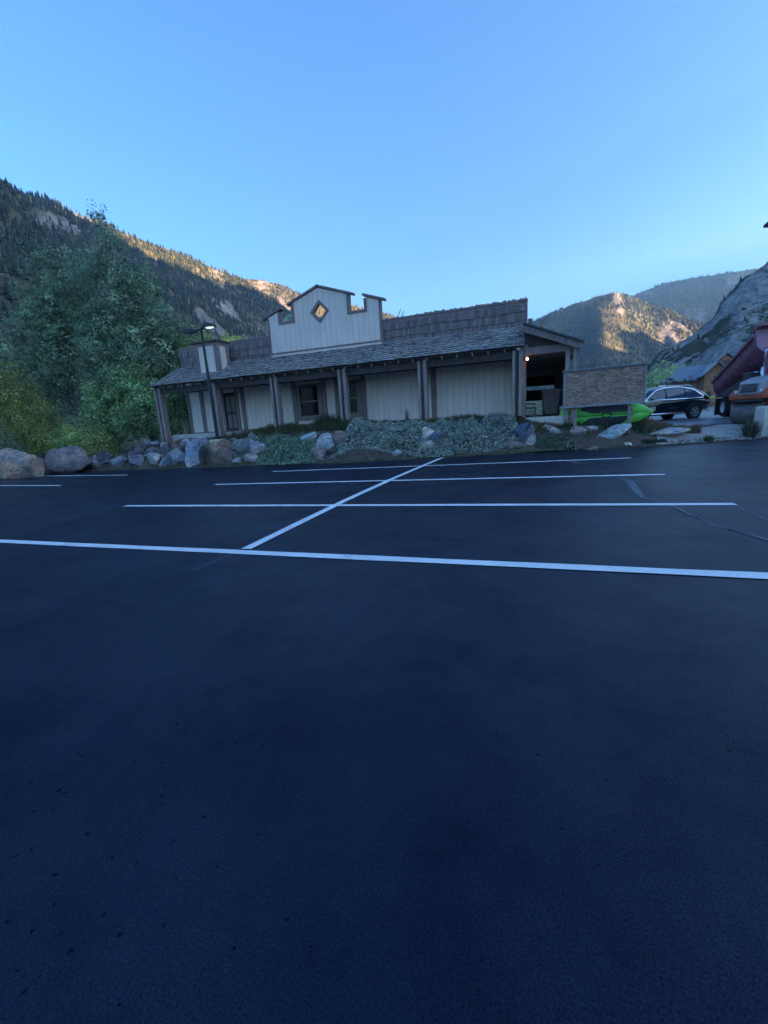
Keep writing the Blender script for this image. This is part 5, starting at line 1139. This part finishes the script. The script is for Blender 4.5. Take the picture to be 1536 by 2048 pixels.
skin_fig('trousers', [((0, 0, .92), .165), ((.02, .1, .86), .125), ((.04, .13, .47), .092), ((-.02, .14, .12), .075), ((.02, -.1, .86), .125), ((-.03, -.13, .47), .092), ((-.1, -.14, .12), .075)], [(0, 1), (1, 2), (2, 3), (0, 4), (4, 5), (5, 6)], M['cloth'], wk)
skin_fig('vest', [((.04, 0, .97), .17), ((.18, 0, 1.1), .17), ((.36, 0, 1.23), .19), ((.36, .19, 1.2), .1), ((.42, .22, 1.05), .08), ((.36, -.19, 1.2), .1), ((.44, -.22, 1.06), .08)], [(0, 1), (1, 2), (2, 3), (3, 4), (2, 5), (5, 6)], M['vest'], wk)
MB().lathe([(.17, 0), (.13, .02), (.12, .08), (.06, .14), (.0, .15)], 16, Matrix.Translation((.62, 0, 1.37)) @ Matrix.Rotation(.5, 4, 'Y')).build('hard_hat', M['hat'], wk, smooth=True)
for s in (1, -1): MB().box(-.06, .2, s*.14-.05, s*.14+.05, 0, .1).build('boot', M['iron'], wk, bevel=.03)
rk_ = empty('rake', (15.2, 45.45, .5), R(-10), 'pale long-handled rake held by the bending worker', 'rake')
MB().tube([(-.62, .0, .95), (.42, 0, .06)], .02, 6).build('handle', M['white'], rk_); MB().box(.38, .46, -.4, .4, 0, .1).build('head', M['grey'], rk_)
bb = empty('traffic_barrel', (15.0, 44.2, .5), label='small orange and white traffic barrel beside the truck wheels', cat='barrel')
MB().lathe([(.27, 0), (.25, .12), (.24, .3), (.22, .5), (.2, .72), (.05, .76)], 18).build('body', M['barrel'], bb, smooth=True); MB().lathe([(.245, .54), (.225, .7), (.222, .7), (.24, .54)], 18).build('band', M['white'], bb)
# ------------------------------------------------------------------ cabin house behind
hs = empty('cabin_house', (22.9, 71.2, .45), R(-6), 'brown timber cabin with a blue-grey metal roof behind the dump truck', 'house')
MB().prism([(-1.15, 0), (1.55, 0), (1.55, 4.45), (.2, 5.7), (-1.15, 4.45)], 'y', 0, 6).build('wall', M['housewood'], hs)
MB().box(-6, -1.15, 3.2, 8, 0, 4.0).box(1.55, 9, 2.5, 9, 0, 4.0).build('side_wing', M['housewood'], hs)
rf_ = MB(); 
for (xa, za), (xb, zb_) in (((-1.6, 4.2), (.2, 5.95)), ((.2, 5.95), (2.0, 4.2))):
    rf_.add([(xa, -.5, za), (xb, -.5, zb_), (xb, 6, zb_), (xa, 6, za), (xa, -.5, za-.16), (xb, -.5, zb_-.16), (xb, 6, zb_-.16), (xa, 6, za-.16)], [(0, 1, 2, 3), (7, 6, 5, 4), (0, 4, 5, 1), (1, 5, 6, 2), (2, 6, 7, 3), (3, 7, 4, 0)])
rf_.add([(-6.4, 2.6, 3.9), (9.2, 2.0, 3.9), (9.2, 5.6, 6.0), (-3.2, 5.6, 6.0), (-6.4, 9, 3.9), (9.2, 9, 3.9)], [(0, 1, 2, 3), (3, 2, 5, 4), (0, 3, 4), (1, 5, 2), (0, 4, 5, 1)])
rf_.build('roof', M['metalroof'], hs)
w1 = MB().prism([(-.32, 2.95), (.72, 2.95), (.72, 4.2), (-.32, 4.2)], 'y', -.06, .04, holes=[[(-.2, 3.07), (-.2, 4.08), (.6, 4.08), (.6, 3.07)]]).build('window', M['rafter'], hs)
MB().box(-.2, .6, -.01, .0, 3.07, 4.08).build('pane', M['glass'], w1); MB().box(.18, .22, -.04, .02, 3.07, 4.08).build('mullion', M['rafter'], w1)
dm = MB().prism([(1.1, 5.2), (2.6, 5.2), (2.6, 6.35), (1.85, 7.0), (1.1, 6.35)], 'y', 3.6, 5.6).build('dormer', M['housewood'], hs)
MB().add([(.8, 3.3, 6.25), (1.85, 3.3, 7.15), (1.85, 5.8, 7.15), (.8, 5.8, 6.25), (2.9, 3.3, 6.25), (2.9, 5.8, 6.25)], [(0, 1, 2, 3), (1, 4, 5, 2)]).build('dormer_roof', M['metalroof'], dm)
MB().box(1.5, 2.2, 3.56, 3.6, 5.7, 6.3).build('dormer_window', M['glass'], dm)
MB().box(-1.0, -.3, -.05, 0, 0, 2.1).build('door', M['darkbrown'], hs)
MB().box(-1.9, 3.2, -1.6, -1.5, 1.0, 1.12).box(-1.9, -1.8, -1.6, -1.5, 0, 1.0).box(.6, .7, -1.6, -1.5, 0, 1.0).box(3.1, 3.2, -1.6, -1.5, 0, 1.0).build('porch_rail', M['rafter'], hs)
# ------------------------------------------------------------------ haze
hz, hn, hb = nmat('valley_haze'); hn.nodes.clear()
ho = hn.nodes.new('ShaderNodeOutputMaterial'); pv = hn.nodes.new('ShaderNodeVolumePrincipled')
pv.inputs['Color'].default_value = (.31, .61, 1, 1); pv.inputs['Density'].default_value = 1.9e-4; pv.inputs['Anisotropy'].default_value = .5; pv.inputs['Absorption Color'].default_value = (1, 1, 1, 1)
hn.links.new(pv.outputs[0], ho.inputs['Volume'])
o = MB().box(-4060, 3560, -4060, 4860, -5, 1300).build('haze', hz); o['kind'] = 'stuff'
